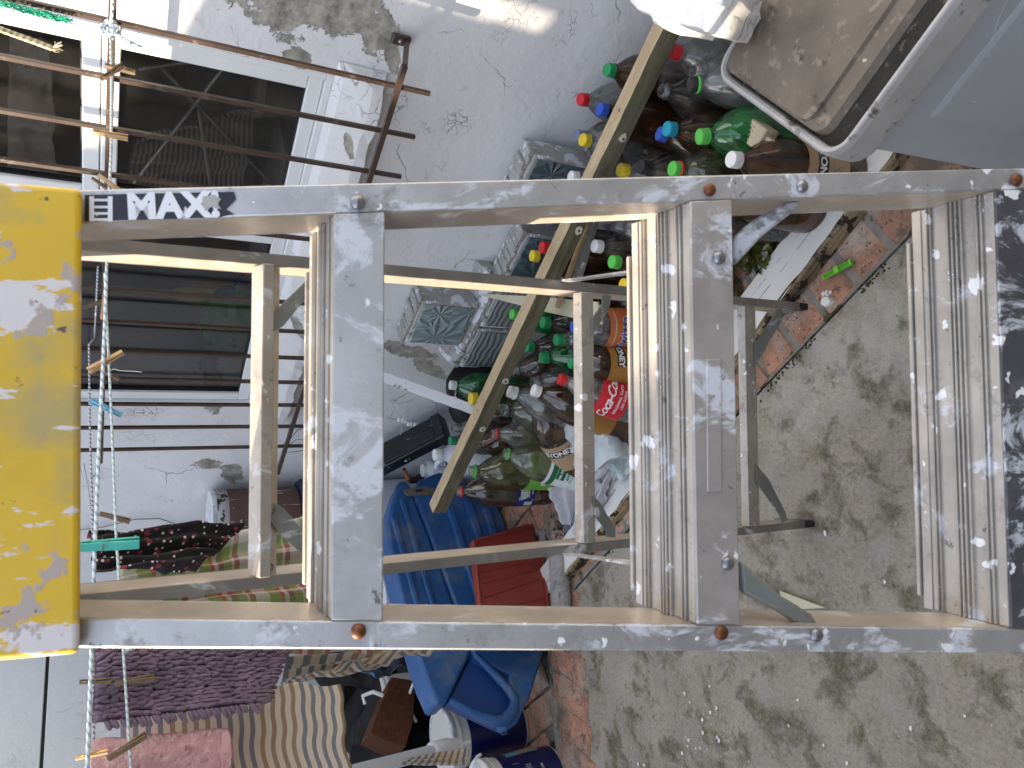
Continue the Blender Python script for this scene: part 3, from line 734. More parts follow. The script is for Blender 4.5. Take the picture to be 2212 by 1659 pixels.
# rear frame
def line2o(p, q, off=0): return line2(LR, p, q, off)
RRo, RRi = line2o((835, 571), (1745, 655)), line2o((835, 594), (1745, 671))
RLo, RLi = line2o((835, 1241), (1745, 1140)), line2o((835, 1218), (1745, 1125))
for (O, I, fx, fy0, fy1) in ((RRo, RRi, 1745, 655, 690), (RLo, RLi, 1756, 1104, 1141)):
    side = (I(1)-O(1)).normalized()
    mb = MB(); channel(mb, O, I, .03, 1.38, nR, .052, .0018)
    leg = mb.build('rear_leg', M_leg, ld)
    mb = MB(); webpl(mb, I, side, .03, 1.38, nR, .052, .0018); mb.build('leg_web', M_web, leg)
    mb = MB(); c = (O(.02)+I(.02))/2 + nR*.026
    mb.box(c, (I(1)-O(1))*.62, nR*.030, (0, 0, .019)); ft = mb.build('rubber_foot', M_rub, leg, bev=.003)
    mb = MB(); c = I(.05) + side*.002 + nR*.026
    mb.box(c, side*.0012, nR*.026, (I(.07)-I(.03))/2); mb.build('foot_bracket', M_brace, leg)
def crossbar(x0, x1, dep, m_, off=-.001, inset=0):
    zA, zB = LR(x0, 830).z, LR(x1, 830).z
    pts = []
    for z in (zB, zA):
        l, r_ = RLi(z), RRi(z); e = (r_-l).normalized()
        pts.append([l+e*.001+nR*off, r_-e*.001+nR*off, r_-e*.001+nR*(off+dep), l+e*.001+nR*(off+dep)])
    mb = MB(); mb.hexa(pts[0]+pts[1]); return mb
mb = crossbar(553, 577, .024, M_web, -.012)
cb = mb.build('cross_bar', M_step, ld, bev=.001)
mb = crossbar(577.5, 608, .006, M_web, .006); mb.build('bar_plate', M_web, cb)
for (x0, x1) in ((1253, 1279), (1608, 1631)):
    crossbar(x0, x1, .016, M_step, -.004).build('cross_bar', M_step, ld, bev=.0012)
for x, y in ((582, 578), (582, 706), (585, 1102), (582, 1226)): rivet(x, y, LR, .0045, M_rivet, nR, .002)
gs = [([(577, 690), (612, 655), (700, 566), (712, 592), (640, 670), (612, 705), (590, 717), (578, 712)], .001),
      ([(578, 1092), (600, 1088), (616, 1100), (690, 1190), (705, 1230), (672, 1215), (600, 1148), (578, 1118)], .001),
      ([(1279, 689), (1302, 654), (1300, 640), (1307, 635), (1321, 640), (1318, 659), (1311, 676), (1279, 725)], -.007),
      ([(1282, 1070), (1294, 1082), (1329, 1140), (1330, 1162), (1311, 1160), (1310, 1148), (1285, 1112)], -.007),
      ([(1631, 742), (1674, 680), (1676, 668), (1690, 666), (1690, 690), (1631, 793)], -.007),
      ([(1633, 1002), (1660, 1034), (1696, 1104), (1702, 1124), (1690, 1130), (1684, 1112), (1634, 1042)], -.007)]
for pts, off in gs: strip(pts, LR, off, .002, M_brace, 'rear_brace', .0006, nR)
for (p, q, r_) in (((1222, 607), (1480, 573), RRi), ((1225, 1196), (1480, 1232), RLi)):
    A = LR(*p, -.004); B = LF(*q, .045); dv = (B-A).normalized(); sdv = dv.cross(ZUP).normalized(); u_ = sdv.cross(dv)
    mb = MB(); mb.box((A+B)/2, (B-A)/2, u_*.0065, sdv*.0012); mb.build('spreader_arm', M_alu, ld)
# sticker
o_ = LF(346, 446, -.0006); xd = (LF(500, 442)-LF(200, 450)).normalized(); yd = nF.cross(xd)
if yd.dot(lr) < 0: yd = -yd
px = .54/1599
def SL(x, y, off): return LF(x, y, off)
mb = MB(); mb.prism([SL(183, 421, -.0006), SL(505, 414, -.0006), SL(510, 430, -.0006), SL(488, 452, -.0006), SL(506, 462, -.0006), SL(470, 470, -.0006), SL(183, 478, -.0006)], nF*.0004)
stk = mb.build('sticker', M_blk, ld)
mb = MB()
def quad(x0, y0, x1, y1, off=-.0010): 
    mb.prism([SL(x0, y0, off), SL(x1, y0, off), SL(x1, y1, off), SL(x0, y1, off)], nF*.0003)
quad(193, 424, 203, 478); quad(233, 424, 243, 478)
for y in (432, 447, 461, 474): quad(203.2, y-2.5, 232.8, y+2.5)
mb.build('ladder_mark', M_wht, stk)
mb = MB(); hgt = (LF(300, 424)-LF(300, 474)).length
flat_text(mb, 'MAX!', hgt*1.5, LF(376, 446, -.0011), xd, yd, bold=.0013, space=1.06)
mb.build('lettering', M_wht, stk)
mb = MB(); mb.prism([SL(438, 424, -.0015), SL(462, 421, -.0015), SL(478, 430, -.0015), SL(470, 440, -.0015), SL(478, 452, -.0015), SL(455, 447, -.0015), SL(446, 458, -.0015), SL(436, 442, -.0015)], nF*.0003); mb.build('torn_patch', M_alu2, stk)
# ================================================================ BOTTLES
TINT = dict(brown=plastic_film('bottle_plastic_brown', (.52, .31, .18), .30, (.17, .09, .05)), dark=plastic_film('bottle_plastic_smoky', (.52, .47, .40), .28, (.20, .17, .14)),
            clear=plastic_film('bottle_plastic_clear', (.90, .92, .90), .26, (.55, .58, .56)), green=plastic_film('bottle_plastic_green', (.12, .62, .22), .5, (.03, .34, .09)),
            olive=plastic_film('bottle_plastic_olive', (.66, .66, .42), .3, (.26, .27, .13)), pale=plastic_film('bottle_plastic_pale_green', (.82, .87, .68), .26, (.42, .47, .30)))
def capm(n, c): return mat('cap_plastic_'+n, c, .42, var=.06, vs=60, bst=.05)
CAPS = dict(green=capm('green', (.02, .27, .10)), bgreen=capm('bright_green', (.10, .50, .08)), red=capm('red', (.55, .02, .025)), blue=capm('blue', (.03, .09, .48)), teal=capm('teal', (.02, .30, .42)),
            yellow=capm('yellow', (.70, .52, .03)), white=capm('white', (.74, .75, .74)), black=capm('black', (.03, .03, .035)), grey=capm('grey_blue', (.14, .19, .28)))
def lab(n, c, r=.45): return mat('label_'+n, c, r, var=.12, vs=30, bs=60, bst=.25, bd=.002)
LM = dict(red=lab('red', (.55, .015, .03)), tan=lab('tan', (.42, .29, .18)), gold=lab('amber', (.33, .16, .03)), orange=lab('orange', (.55, .15, .05)), green=lab('green', (.14, .42, .05)), dgreen=lab('dark_green', (.01, .12, .05)),
          white=lab('white', (.66, .72, .73)), navy=lab('navy', (.01, .015, .17)), black=lab('black', (.012, .01, .01)), silver=lab('silver', (.30, .31, .33)), lime=lab('lime', (.42, .52, .16)), aqua=lab('aqua', (.15, .42, .5)), paleg=lab('pale_green', (.45, .55, .42)), dred=lab('dark_red', (.3, .03, .03)))
INK_W = mat('ink_white', (.80, .80, .78), .5, var=.03); INK_K = mat('ink_black', (.012, .012, .012), .5, var=.03); INK_G = mat('ink_green', (.02, .22, .08), .5, var=.03)
INK_N = mat('ink_navy', (.02, .03, .25), .5, var=.03); INK_GR = mat('ink_grey', (.25, .22, .18), .5, var=.03); INK_LG = mat('ink_silver', (.5, .5, .5), .4, var=.03)
def foot(a, z): return 1 + (.06*math.cos(5*a)*max(0, 1-z/.03) if z < .03 else 0)
def fl(a, z):
    w_ = max(0, min(1, (z-.205)/.02))*max(0, min(1, (.305-z)/.03)); return foot(a, z)*(1+.035*w_*math.cos(10*a))
def sq(a, z):
    if z > .27: return 1
    w_ = min(1, (.27-z)/.03); e = (abs(math.cos(a))**4 + abs(math.sin(a))**4)**-.25; return 1 + (min(e, 1.16)-1)*w_
PROF = dict(
    cola=[(.026, .004), (.044, 0), (.051, .012), (.0545, .03), (.0545, .055), (.052, .078), (.0515, .095), (.0545, .118), (.0545, .19), (.0535, .208), (.049, .232), (.040, .258), (.029, .281), (.019, .298), (.0138, .308), (.0134, .316)],
    flute=[(.026, .004), (.044, 0), (.051, .012), (.0545, .03), (.0545, .07), (.0535, .075), (.0545, .08), (.0545, .20), (.0535, .214), (.050, .232), (.043, .254), (.033, .275), (.0225, .293), (.0150, .306), (.0134, .316)],
    round=[(.026, .004), (.044, 0), (.052, .012), (.056, .03), (.056, .10), (.054, .105), (.056, .11), (.056, .205), (.0555, .225), (.0515, .248), (.0435, .270), (.0315, .288), (.020, .301), (.0138, .309), (.0134, .316)],
    square=[(.026, .004), (.044, 0), (.050, .01), (.052, .03), (.050, .035), (.052, .04), (.052, .10), (.052, .15), (.0505, .155), (.052, .16), (.052, .235), (.049, .25), (.040, .272), (.028, .29), (.019, .300), (.0175, .308), (.0172, .316)])
bot_caps = []
def bottle(cap, kind, tint, capc, label, group='empty drink bottles piled by the wall', zc=None, lean=(0, 0), base=None, ring=None, lbl=None, h=1.0, art=None, roll=0, spin=None):
    L_ = .327*h
    if base is None:
        ax = V((lean[0], lean[1], 1)).normalized()
        z = zc if zc else L_*ax.z + .004
        P_ = G(*cap, z); B = P_ - ax*L_
    else:
        P_ = G(*cap, zc if zc else .3); q = G(base[0], base[1], base[2]); ax = (P_-q).normalized(); B = P_ - ax*L_
    root = thing('drink_bottle', label, 'bottle', B, group)
    tocam = (C0-B); x = tocam - ax*tocam.dot(ax); place(root, B, x, ax); root.scale = (h, h, h)
    if spin: root.matrix_world = root.matrix_world @ Matrix.Rotation(R(spin), 4, 'Z')
    md = {'cola': foot, 'flute': fl, 'round': foot, 'square': sq}[kind]
    dm = random.random()*3
    def mod(a, z):   # small dents
        return md(a, z)*(1 - .02*max(0, math.sin(2*a+dm+z*25)) * (1 if .03 < z < .25 else 0))
    mb = MB(); pr = PROF[kind]
    # refine profile
    pp = []
    for i in range(len(pr)-1):
        n_ = 2 if pr[i+1][1]-pr[i][1] > .012 else 1
        for k in range(n_): t = k/n_; pp.append((pr[i][0]*(1-t)+pr[i+1][0]*t, pr[i][1]*(1-t)+pr[i+1][1]*t))
    pp.append(pr[-1])
    mb.lathe(pp, 40 if kind != 'cola' else 32, mod=mod, capt=False)
    body = mb.build('body', TINT[tint], root, smooth=True, world=False)
    rn_ = pp[-1][0]
    mb = MB()
    mb.lathe([(rn_, .3095), (rn_+.0035, .311), (rn_+.0035, .3135), (rn_, .3145)], 24, capb=False, capt=False)
    nk = []
    for k in range(5): nk += [(rn_-.0006, .3145+k*.0036), (rn_+.0007, .3163+k*.0036)]
    mb.lathe(nk + [(rn_-.001, .332), (rn_-.0025, .332), (rn_-.0025, .312)], 24, capb=False, capt=False)
    mb.build('neck', TINT['clear' if tint not in ('green',) else 'green'] if not capc else TINT[tint], root, smooth=True, world=False)
    if capc:
        rc = rn_+.0022
        mb = MB(); mb.lathe([(rc, .3155), (rc+.0003, .3165), (rc, .320), (rc-.0002, .3205), (rc, .321), (rc-.0001, .333), (rc-.0009, .3350), (rc*.75, .3354)], 48, mod=lambda a, z: 1+(.016*math.cos(24*a) if .321 < z < .334 else 0))
        mb.build('cap', CAPS[capc], root, smooth=True, world=False)
    if ring:
        mb = MB(); rc = rn_+.003; mb.lathe([(rc, .3145), (rc+.001, .3155), (rc+.001, .3195), (rc, .3205)], 24)
        mb.build('neck_ring', CAPS[ring], root, smooth=True, world=False)
    if lbl:
        col, z0, z1 = lbl[:3]
        pf = lambda z: max(.0545 if kind not in ('round',) else .056, 0)+.0006
        mb = MB()
        def rz(z):
            for (ra, za), (rb, zb_) in zip(PROF[kind], PROF[kind][1:]):
                if za <= z <= zb_ and zb_ > za: return min(pf(0), ra+(rb-ra)*(z-za)/(zb_-za)+.0010) if z > .19 else pf(0)
            return pf(0)
        mb.lathe([(rz(z0+(z1-z0)*q/8), z0+(z1-z0)*q/8) for q in range(9)], 48, capb=False, capt=False, mod=(lambda a, z: sq(a, z)*.955) if kind == 'square' else None)
        lb = mb.build('label', LM[col], root, smooth=True, world=False)
        if art: art(lb, pf(0))
    bot_caps.append((label, tuple(round(v, 2) for v in B)))
    return root
def tband(parent, r, z0, z1, m_, name='band', a0=-180, a1=180, sqr=False):
    mb = MB(); n = 36; vs = []
    for k in range(n+1):
        a = R(a0+(a1-a0)*k/n); rr = r*(sq(a, z0)*.955 if sqr else 1)
        vs += [(rr*math.cos(a), rr*math.sin(a), z0), (rr*math.cos(a), rr*math.sin(a), z1)]
    mb.add(vs, [(2*k, 2*k+2, 2*k+3, 2*k+1) for k in range(n)])
    mb.build(name, m_, parent, world=False, fix=False)
def words(parent, items, m_, r, name='lettering'):
    mb = MB()
    for (t, sz, z, ang, kw) in items: curved_text(mb, t, sz, r, z, R(ang), **kw)
    mb.build(name, m_, parent, world=False, fix=False)
def art_cola(lb, r):
    words(lb, [('Coca-Cola', .038, .196, -8, dict(shear=.45, bold=.0006, space=.85)), ('ORIGINAL TASTE', .0105, .168, 5, dict(bold=.0003, space=1.2)), ('LESS SUGAR', .0095, .155, 8, dict(bold=.0002, space=1.1)), ('2 Litre', .009, .148, 50, {})], INK_W, r+.0005)
def art_stoney(lb, r, a=-5, up=1, z=.14):
    tband(lb, r+.0004, z-.012, z+.015, LM['black'], 'black_panel', a-42, a+42)
    words(lb, [('STONEY', .024, z+.003, a, dict(bold=.0009, space=.95, up=up))], INK_W, r+.0008)
    words(lb, [('GINGER BEER', .0075, z-.0095*up, a, dict(space=1.1, up=up))], INK_LG, r+.0008, 'small_lettering')
    words(lb, [('S', .030, z+.034*up, a, dict(shear=.3, up=up))], INK_GR, r+.0005, 'emblem')
def art_twizza(lb, r):
    tband(lb, r-.0008, .226, .231, LM['paleg'], 'pattern_band')
    words(lb, [('Twizza', .038, .200, -18, dict(bold=.0028, space=1.0))], INK_W, r+.0005, 'letter_outline')
    words(lb, [('Twizza', .038, .200, -18, dict(bold=.0010, space=1.0))], INK_N, r+.0009)
def art_apple(lb, r):
    tband(lb, r+.0004, .173, .190, LM['dgreen'], 'green_band', sqr=False)
    tband(lb, r+.0006, .146, .172, LM['dgreen'], 'badge', -38, 5); tband(lb, r+.0006, .146, .172, LM['dgreen'], 'badge', 55, 98)
    words(lb, [('FAIR CAPE', .0095, .160, -17, dict(bold=.0004)), ('FAIR CAPE', .0095, .160, 76, dict(bold=.0004))], INK_W, r+.001)
    words(lb, [('APPLE', .013, .136, -17, dict(bold=.0004)), ('100% apple juice', .008, .125, -17, {}), ('APPLE', .013, .136, 76, dict(bold=.0004))], INK_G, r+.0008, 'green_lettering')
    words(lb, [('\u25cf', .022, .108, -14, {})], LM['aqua'], r+.0005, 'apple_picture')
def art_dlite(lb, r):
    words(lb, [("d'lite", .036, .112, 8, dict(bold=.0026, shear=.2))], INK_K, r*1.128, 'letter_outline')
    words(lb, [("d'lite", .036, .112, 8, dict(bold=.0006, shear=.2))], INK_LG, r*1.133)
    mb = MB()
    for k in range(9): curved_text(mb, '|', .016, r*1.128, .108, R(-62+k*2.4), bold=.0004)
    for k in range(2): curved_text(mb, 'I', .03, r*1.128, .112, R(-36+k*5), bold=.0008)
    mb.build('barcode', INK_W, lb, world=False, fix=False)
def art_oros(lb, r):
    tband(lb, r+.0004, .098, .13, LM['paleg'], 'white_figure', -28, 40)
    words(lb, [('OROS', .024, .115, 4, dict(bold=.0022, space=1.15))], INK_W, r+.0008)
    words(lb, [('OROS', .024, .115, 4, dict(bold=-.0002, space=1.15))], INK_GR, r+.0011, 'letter_shade')
    words(lb, [('2 L', .009, .086, -38, {}), ('ORANGE SQUASH', .006, .088, 8, dict(bold=.0003))], INK_W, r+.0008, 'small_lettering')
    tband(lb, r+.0004, .085, .112, LM['paleg'], 'fruit_picture', -68, -46)
    tband(lb, r+.0004, .118, .135, LM['aqua'], 'blue_spot', -38, -26)
def art_gold(lb, r):
    tband(lb, r+.0004, .13, .17, LM['lime'], 'leaf_badge', -30, 25)
    words(lb, [('lite', .026, .15, -2, dict(bold=.0006, shear=.3))], INK_K, r+.0008)
def art_col(lb, r): words(lb, [('COLA', .030, .155, 12, dict(bold=.0006))], INK_LG, r+.0006)
PL = 'empty drink bottles piled by the wall'
B_ = bottle
B_((1316, 151), 'flute', 'brown', 'green', 'brown bottle with a green cap, topmost beside the upper end of the timber batten', lean=(-.10, -.08))
B_((1258, 215), 'cola', 'clear', 'red', 'clear bottle with a red cap leaning on the white wall above the batten', lean=(-.14, -.10))
B_((1300, 237), 'cola', 'brown', 'blue', 'brown bottle with a royal blue cap, half behind the batten')
B_((1251, 294), 'round', 'clear', 'grey', 'clear bottle with a dull grey blue cap close to the wall', lean=(-.02, .02), h=.98)
B_((1263, 303), 'round', 'clear', 'yellow', 'clear bottle with a bright yellow cap in front of the grey blue capped one', lean=(-.04, -.12))
B_((1456, 112), 'round', 'clear', 'red', 'clear bottle with a red cap at the far end under the white masonry', lean=(-.02, .05))
B_((1432, 196), 'flute', 'dark', None, 'smoky bottle with no cap and a black neck ring beside the batten', ring='black')
B_((1501, 155), 'round', 'clear', None, 'open clear bottle with a threaded neck beside the grey storage box', lean=(-.05, 0))
B_((1497, 183), 'flute', 'clear', 'black', 'clear bottle with a black cap and green ring leaning against the grey box', lean=(-.12, .42), ring='bgreen', zc=.33)
B_((1446, 279), 'flute', 'brown', 'teal', 'brown fluted bottle with a teal cap in the middle of the pile', lean=(-.06, .05))
B_((1429, 290), 'flute', 'brown', 'blue', 'brown fluted bottle with a blue cap behind the teal one', lean=(.12, .16), h=.96)
B_((1517, 295), 'round', 'green', 'bgreen', 'bright green bottle with a light green cap next to the grey box', lean=(-.16, .26), zc=.33)
B_((1585, 345), 'flute', 'brown', 'white', 'brown ginger beer bottle with a clean white cap under the grey box', lean=(-.05, .05), lbl=('tan', .08, .19), art=lambda lb, r: art_stoney(lb, r, 10, -1, .15))
B_((1345, 368), 'flute', 'clear', 'yellow', 'clear bottle with a dark yellow cap below the batten next to a black capped one')
B_((1388, 361), 'flute', 'dark', 'black', 'smoky bottle with a black cap between a yellow and a green capped one')
B_((1458, 365), 'round', 'olive', 'bgreen', 'olive bottle with a light green cap over a red ring', ring='red', lean=(-.04, .05))
B_((1238, 383), 'flute', 'clear', 'white', 'clear bottle with a white cap just above the batten near the glass block')
B_((1154, 553), 'flute', 'dark', 'yellow', 'smoky bottle with a yellow cap against the starburst glass block')
B_((1175, 535), 'flute', 'brown', 'red', 'brown bottle with a red cap touching the batten beside a yellow cap')
B_((1289, 532), 'flute', 'dark', 'white', 'smoky fluted bottle with a ribbed white cap below the aluminium channel')
B_((1327, 566), 'flute', 'brown', 'bgreen', 'brown bottle with a vivid green cap and red cola label', lbl=('red', .12, .2), art=art_col)
B_((1110, 679), 'flute', 'green', 'bgreen', 'green bottle with a pale green cap mostly hidden behind the batten', h=.97)
B_((1177, 697), 'flute', 'dark', 'green', 'smoky bottle with a green cap just under the cream board')
B_((1242, 706), 'round', 'clear', 'blue', 'clear soda bottle with a blue cap and orange label with big blue letters', lbl=('orange', .12, .246), art=art_twizza, lean=(-.02, .10), zc=.33, h=.92)
B_((1206, 734), 'flute', 'clear', 'green', 'clear fluted bottle with a green cap above the bright green bottle', lean=(-.05, .08))
B_((1142, 749), 'flute', 'dark', 'green', 'smoky bottle with a green cap half under the batten screw plate')
B_((1174, 773), 'flute', 'green', 'green', 'bright green fluted bottle with a green cap in the middle of the pile', lean=(-.10, .18), zc=.325)
B_((1237, 784), 'round', 'brown', 'green', 'brown ginger beer bottle with a green cap and slanted black label strip', lbl=('gold', .09, .240), art=lambda lb, r: art_stoney(lb, r, 42, -1, .205), lean=(.03, .12), zc=.33, h=.93)
B_((1213, 820), 'cola', 'clear', 'red', 'clear cola bottle with a red cap and red wraparound label', lbl=('red', .142, .226), art=art_cola, lean=(.34, .24), zc=.35, h=.92)
B_((1157, 844), 'flute', 'brown', 'white', 'brown fluted bottle with a worn white cap above the fallen ginger beer bottle', lean=(.32, .12), lbl=('gold', .10, .20), zc=.37)
B_((1152, 825), 'cola', 'clear', None, 'open clear bottle behind the worn white cap', lean=(-.05, .05))
B_((1105, 847), 'flute', 'clear', 'white', 'clear bottle with a large white cap and collar beside the batten', lean=(.30, .12), h=1.08, ring='white', zc=.37)
B_((1089, 886), 'square', 'pale', None, 'open pale juice bottle with a black neck ring beside the batten', lean=(.04, .06), ring='black')
B_((1160, 872), 'round', 'brown', None, 'fallen brown ginger beer bottle with a tan label lying across the pile', base=(1262, 1040, .07), zc=.30, lbl=('tan', .10, .20), art=lambda lb, r: art_stoney(lb, r, -22, 1, .168))
B_((1090, 979), 'round', 'pale', None, 'open apple juice bottle with a green neck ring and pale blue label', ring='bgreen', lbl=('white', .085, .2), art=art_apple, lean=(.26, .20), h=1.0, zc=.33)
B_((1065, 938), 'flute', 'clear', None, 'open clear bottle with a red neck ring above the apple juice bottle', ring='red', lbl=('silver', .09, .15), lean=(.02, .12))
B_((1112, 905), 'round', 'clear', None, 'clear bottle with a navy label lying low between the open bottles', zc=.26, lean=(.05, .1), lbl=('navy', .07, .15), h=.9)
B_((1005, 1018), 'square', 'olive', None, 'large square olive bottle with a green label standing by the batten', ring='bgreen', lbl=('green', .07, .155), art=art_dlite, lean=(.03, .12), h=1.06, zc=.38, spin=20)
B_((990, 1062), 'flute', 'dark', None, 'open smoky squash bottle with a red neck ring and navy label', ring='red', lbl=('navy', .08, .14), art=art_oros, lean=(0, .14), zc=.34)
B_((1026, 960), 'round', 'brown', None, 'brown bottle with a tan label and lime leaf badge behind the square bottle', lbl=('tan', .11, .19), art=art_gold, lean=(-.1, .06), zc=.33)
B_((980, 924), 'flute', 'clear', None, 'open clear bottle behind the batten beside the black box', lean=(.04, .04))
B_((976, 952), 'flute', 'pale', 'green', 'pale bottle with a small green cap next to the white jug', h=.95)
B_((1021, 861), 'square', 'olive', 'yellow', 'bottle with a wide yellow cap between the peeling stick and the batten')
B_((977, 832), 'round', 'green', 'white', 'green bottle with a white cap behind the peeling stick', lean=(.1, .06), lbl=('dgreen', .12, .2), zc=.34)
B_((1351, 616), 'flute', 'olive', 'yellow', 'olive bottle with a yellow cap half hidden by the ladder step')
B_((1335, 640), 'round', 'clear', None, 'scuffed clear bottle lying behind the orange labelled one', base=(1420, 690, .06), zc=.14)
B_((1330, 487), 'round', 'clear', None, 'open clear bottle under the ladder step beside the aluminium channel', lean=(.05, .05), zc=.30)
for i, (a, b_, kd, tn, cc, zz, tx) in enumerate(((1478, 232, 'flute', 'brown', None, .25, 'brown bottle without a cap sunk deep beside the teal capped one'), (1390, 430, 'round', 'dark', 'black', .27, 'smoky bottle hidden behind the ladder rail below the black capped one'), (1560, 420, 'round', 'brown', 'white', .26, 'brown bottle hidden behind the ladder rail under the grey box'),
                                    (1500, 470, 'flute', 'dark', 'green', .25, 'smoky bottle behind the ladder step near the plank'), (1400, 520, 'flute', 'brown', 'red', .26, 'brown bottle behind the second ladder step'), (1370, 250, 'round', 'brown', None, .22, 'brown bottle low in the pile with a red label under the batten'),
                                    (1210, 640, 'round', 'dark', None, .22, 'smoky bottle low under the cream board'), (1400, 160, 'flute', 'dark', None, .26, 'smoky bottle low beneath the batten at its upper end'),
                                    (1550, 205, 'round', 'brown', None, .24, 'brown bottle tucked under the rim of the grey box'),
                                    (1110, 800, 'round', 'dark', None, .26, 'smoky bottle low beside the batten above the large white cap'), (1040, 905, 'round', 'dark', None, .24, 'smoky bottle low behind the open juice bottle'))):
    B_((a, b_), kd, tn, cc, tx, zc=zz, lean=(random.uniform(-.2, .2), random.uniform(-.15, .2)), lbl=(('dred', .1, .19) if i == 5 else None))
# ================================================================ TIMBER, BOARDS, PLANK
E1a, E1b = Zc(1440, 62, 1.50), Zc(945, 1098, 2.22)
bt = thing('timber_batten', 'long sawn timber batten lying diagonally over the bottles', 'timber', E1b)
ax = (E1a-E1b).normalized(); cc_ = (E1a+E1b)/2; vdir = (C0-cc_).normalized(); vdir = (vdir-ax*vdir.dot(ax)).normalized(); sdir = ax.cross(vdir)
if sdir.dot(ray(900, 829)-ray(1200, 829)) < 0: sdir = -sdir    # towards photo left
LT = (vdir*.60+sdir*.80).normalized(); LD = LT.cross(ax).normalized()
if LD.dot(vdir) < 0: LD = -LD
hl = (E1a-E1b).length/2
place(bt, cc_, ax, LT)
# local: x axis, z = light face normal, y = z cross x
yl = LT.cross(ax); sg = 1 if yl.dot(LD) > 0 else -1
mb = MB(); n = 40
for i in range(n):
    for (w0, w1) in ((i/n, (i+1)/n),):
        def sec(t):
            x_ = (-1+2*t)*hl; wob = .0012*math.sin(t*31)+.0008*math.sin(t*77); wn_ = .004*max(0, math.sin(t*17+1))*max(0, math.sin(t*5))
            return [V((x_, -.019*sg, -.022)), V((x_, -.019*sg, .022)), V((x_, (.019+wob)*sg, .022)), V((x_, (.019+wob)*sg, -.022+wn_))]
        a, b2 = sec(w0), sec(w1)
        mb.add(a+b2, [(k, (k+1) % 4, 4+(k+1) % 4, 4+k) for k in range(4)] + ([(0, 1, 2, 3)] if i == 0 else []) + ([(7, 6, 5, 4)] if i == n-1 else []))
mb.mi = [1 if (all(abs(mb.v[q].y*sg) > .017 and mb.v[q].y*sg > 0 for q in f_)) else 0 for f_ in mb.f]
mb.build('board', [M_tim, M_timd], bt, world=False, bev=.001)
mb = MB()
for k in range(n):
    pass

for t in (-.93, -.45, .1, .42, .75):
    mb = MB(); mb.lathe([(.004, 0), (.0038, .0008), (.001, .0012)], 12, Matrix.Translation((t*hl, random.uniform(-.004, .004), .022))); mb.build('screw_head', M_rivet, bt, world=False)
M_chip = mat('broken_plug_white', (.62, .58, .50), .7, var=.25, vs=60)
for t in (-.28, -.52, .36, .68):
    mb = MB(); c = V((t*hl, .0202*sg, -.006)); k = 6
    mb.prism([c+V((math.cos(a_*1.047)*.011*random.uniform(.7, 1.2), 0, math.sin(a_*1.047)*.011*random.uniform(.7, 1.2))) for a_ in range(k)], (0, .002*sg, 0))
    pc_ = mb.build('plastic_plug', M_chip, bt, world=False)
    mb = MB(); mb.box(c+V((0, .003*sg, 0)), (.0022, 0, 0), (0, .0012, 0), (0, 0, .0022)); mb.build('screw', M_rust, pc_, world=False)
M_cream = mat('board_cream', (.50, .47, .34), .55, var=.06)
def flatpoly(name, pts, z, th, m_, label, cat, tilt=0, **kw):
    mb = MB(); P_ = [G(x, y, z + tilt*i_) for i_, (x, y) in enumerate(pts)]; mb.prism(P_, (0, 0, -th))
    c = sum(P_, V((0, 0, 0)))/len(P_); return solo(mb, name, m_, (c.x, c.y, z-th), label, cat, **kw)
flatpoly('board', [(1024, 634), (1150, 640), (1290, 652), (1300, 700), (1180, 674)], .335, .005, M_cream, 'flat cream coloured board lying over the bottles', 'board')
M_trim = wood_mat('trim_wood', (.36, .24, .12), (.50, .37, .21), 'Y')
mb = MB(); A, B2 = G(1270, 480, .35), G(1204, 664, .35); dv = (B2-A).normalized(); sd_ = dv.cross(ZUP)
mb.box((A+B2)/2, (B2-A)/2, sd_*.0065, (0, 0, .004)); mb.box((A+B2)/2+sd_*.010-V((0, 0, .003)), (B2-A)/2*.98, sd_*.0035, (0, 0, .003))
solo(mb, 'wood_trim', M_trim, A, 'narrow wooden trim strip lying beside the batten', 'wood strip', bev=.0008)
mb = MB(); A, B2 = G(1290, 470, .33), G(1247, 612, .33); dv = (B2-A).normalized(); sd_ = dv.cross(ZUP)
mb.box((A+B2)/2, (B2-A)/2, sd_*.013, (0, 0, .001)); mb.box((A+B2)/2+sd_*.012+V((0, 0, .006)), (B2-A)/2, sd_*.001, (0, 0, .006)); mb.box((A+B2)/2-sd_*.012+V((0, 0, .006)), (B2-A)/2, sd_*.001, (0, 0, .006))
solo(mb, 'metal_channel', M_leg, A, 'dull aluminium channel lying next to the wooden trim', 'metal strip')
# painted plank on the bricks
PA, PB = G(1845, 452, .035), G(1236, 1228, .035)
pk = thing('painted_plank', 'cracked white painted plank lying along the brick edging', 'plank', (PA+PB)/2)
pd_ = (PB-PA).normalized(); ps = ZUP.cross(pd_)
if ps.dot(rn) < 0: ps = -ps
place(pk, (PA+PB)/2, pd_, ZUP); sgn = 1 if ZUP.cross(pd_).dot(ps) > 0 else -1
hl2 = (PB-PA).length/2+.25
mb = MB(); n = 90
for i in range(n):
    def sec(t):
        x_ = (-1+2*t)*hl2; j1 = .0022*math.sin(t*60)+.0018*math.sin(t*151+1); j2 = .003*math.sin(t*45)+.002*math.sin(t*113)
        return [V((x_, sgn*(.008+j2), .001)), V((x_, sgn*(.006+j1), -.005)), V((x_, sgn*.004, -.031)), V((x_, sgn*.098, -.031)), V((x_, sgn*.100, .001+j1*.3))]
    a, b2 = sec(i/n), sec((i+1)/n)
    mb.add(a+b2, [(k, (k+1) % 5, 5+(k+1) % 5, 5+k) for k in range(5)] + ([(0, 1, 2, 3, 4)] if i == 0 else []) + ([(9, 8, 7, 6, 5)] if i == n-1 else []), 0)
mb.build('plank_board', M_plank, pk, world=False)
mb = MB()
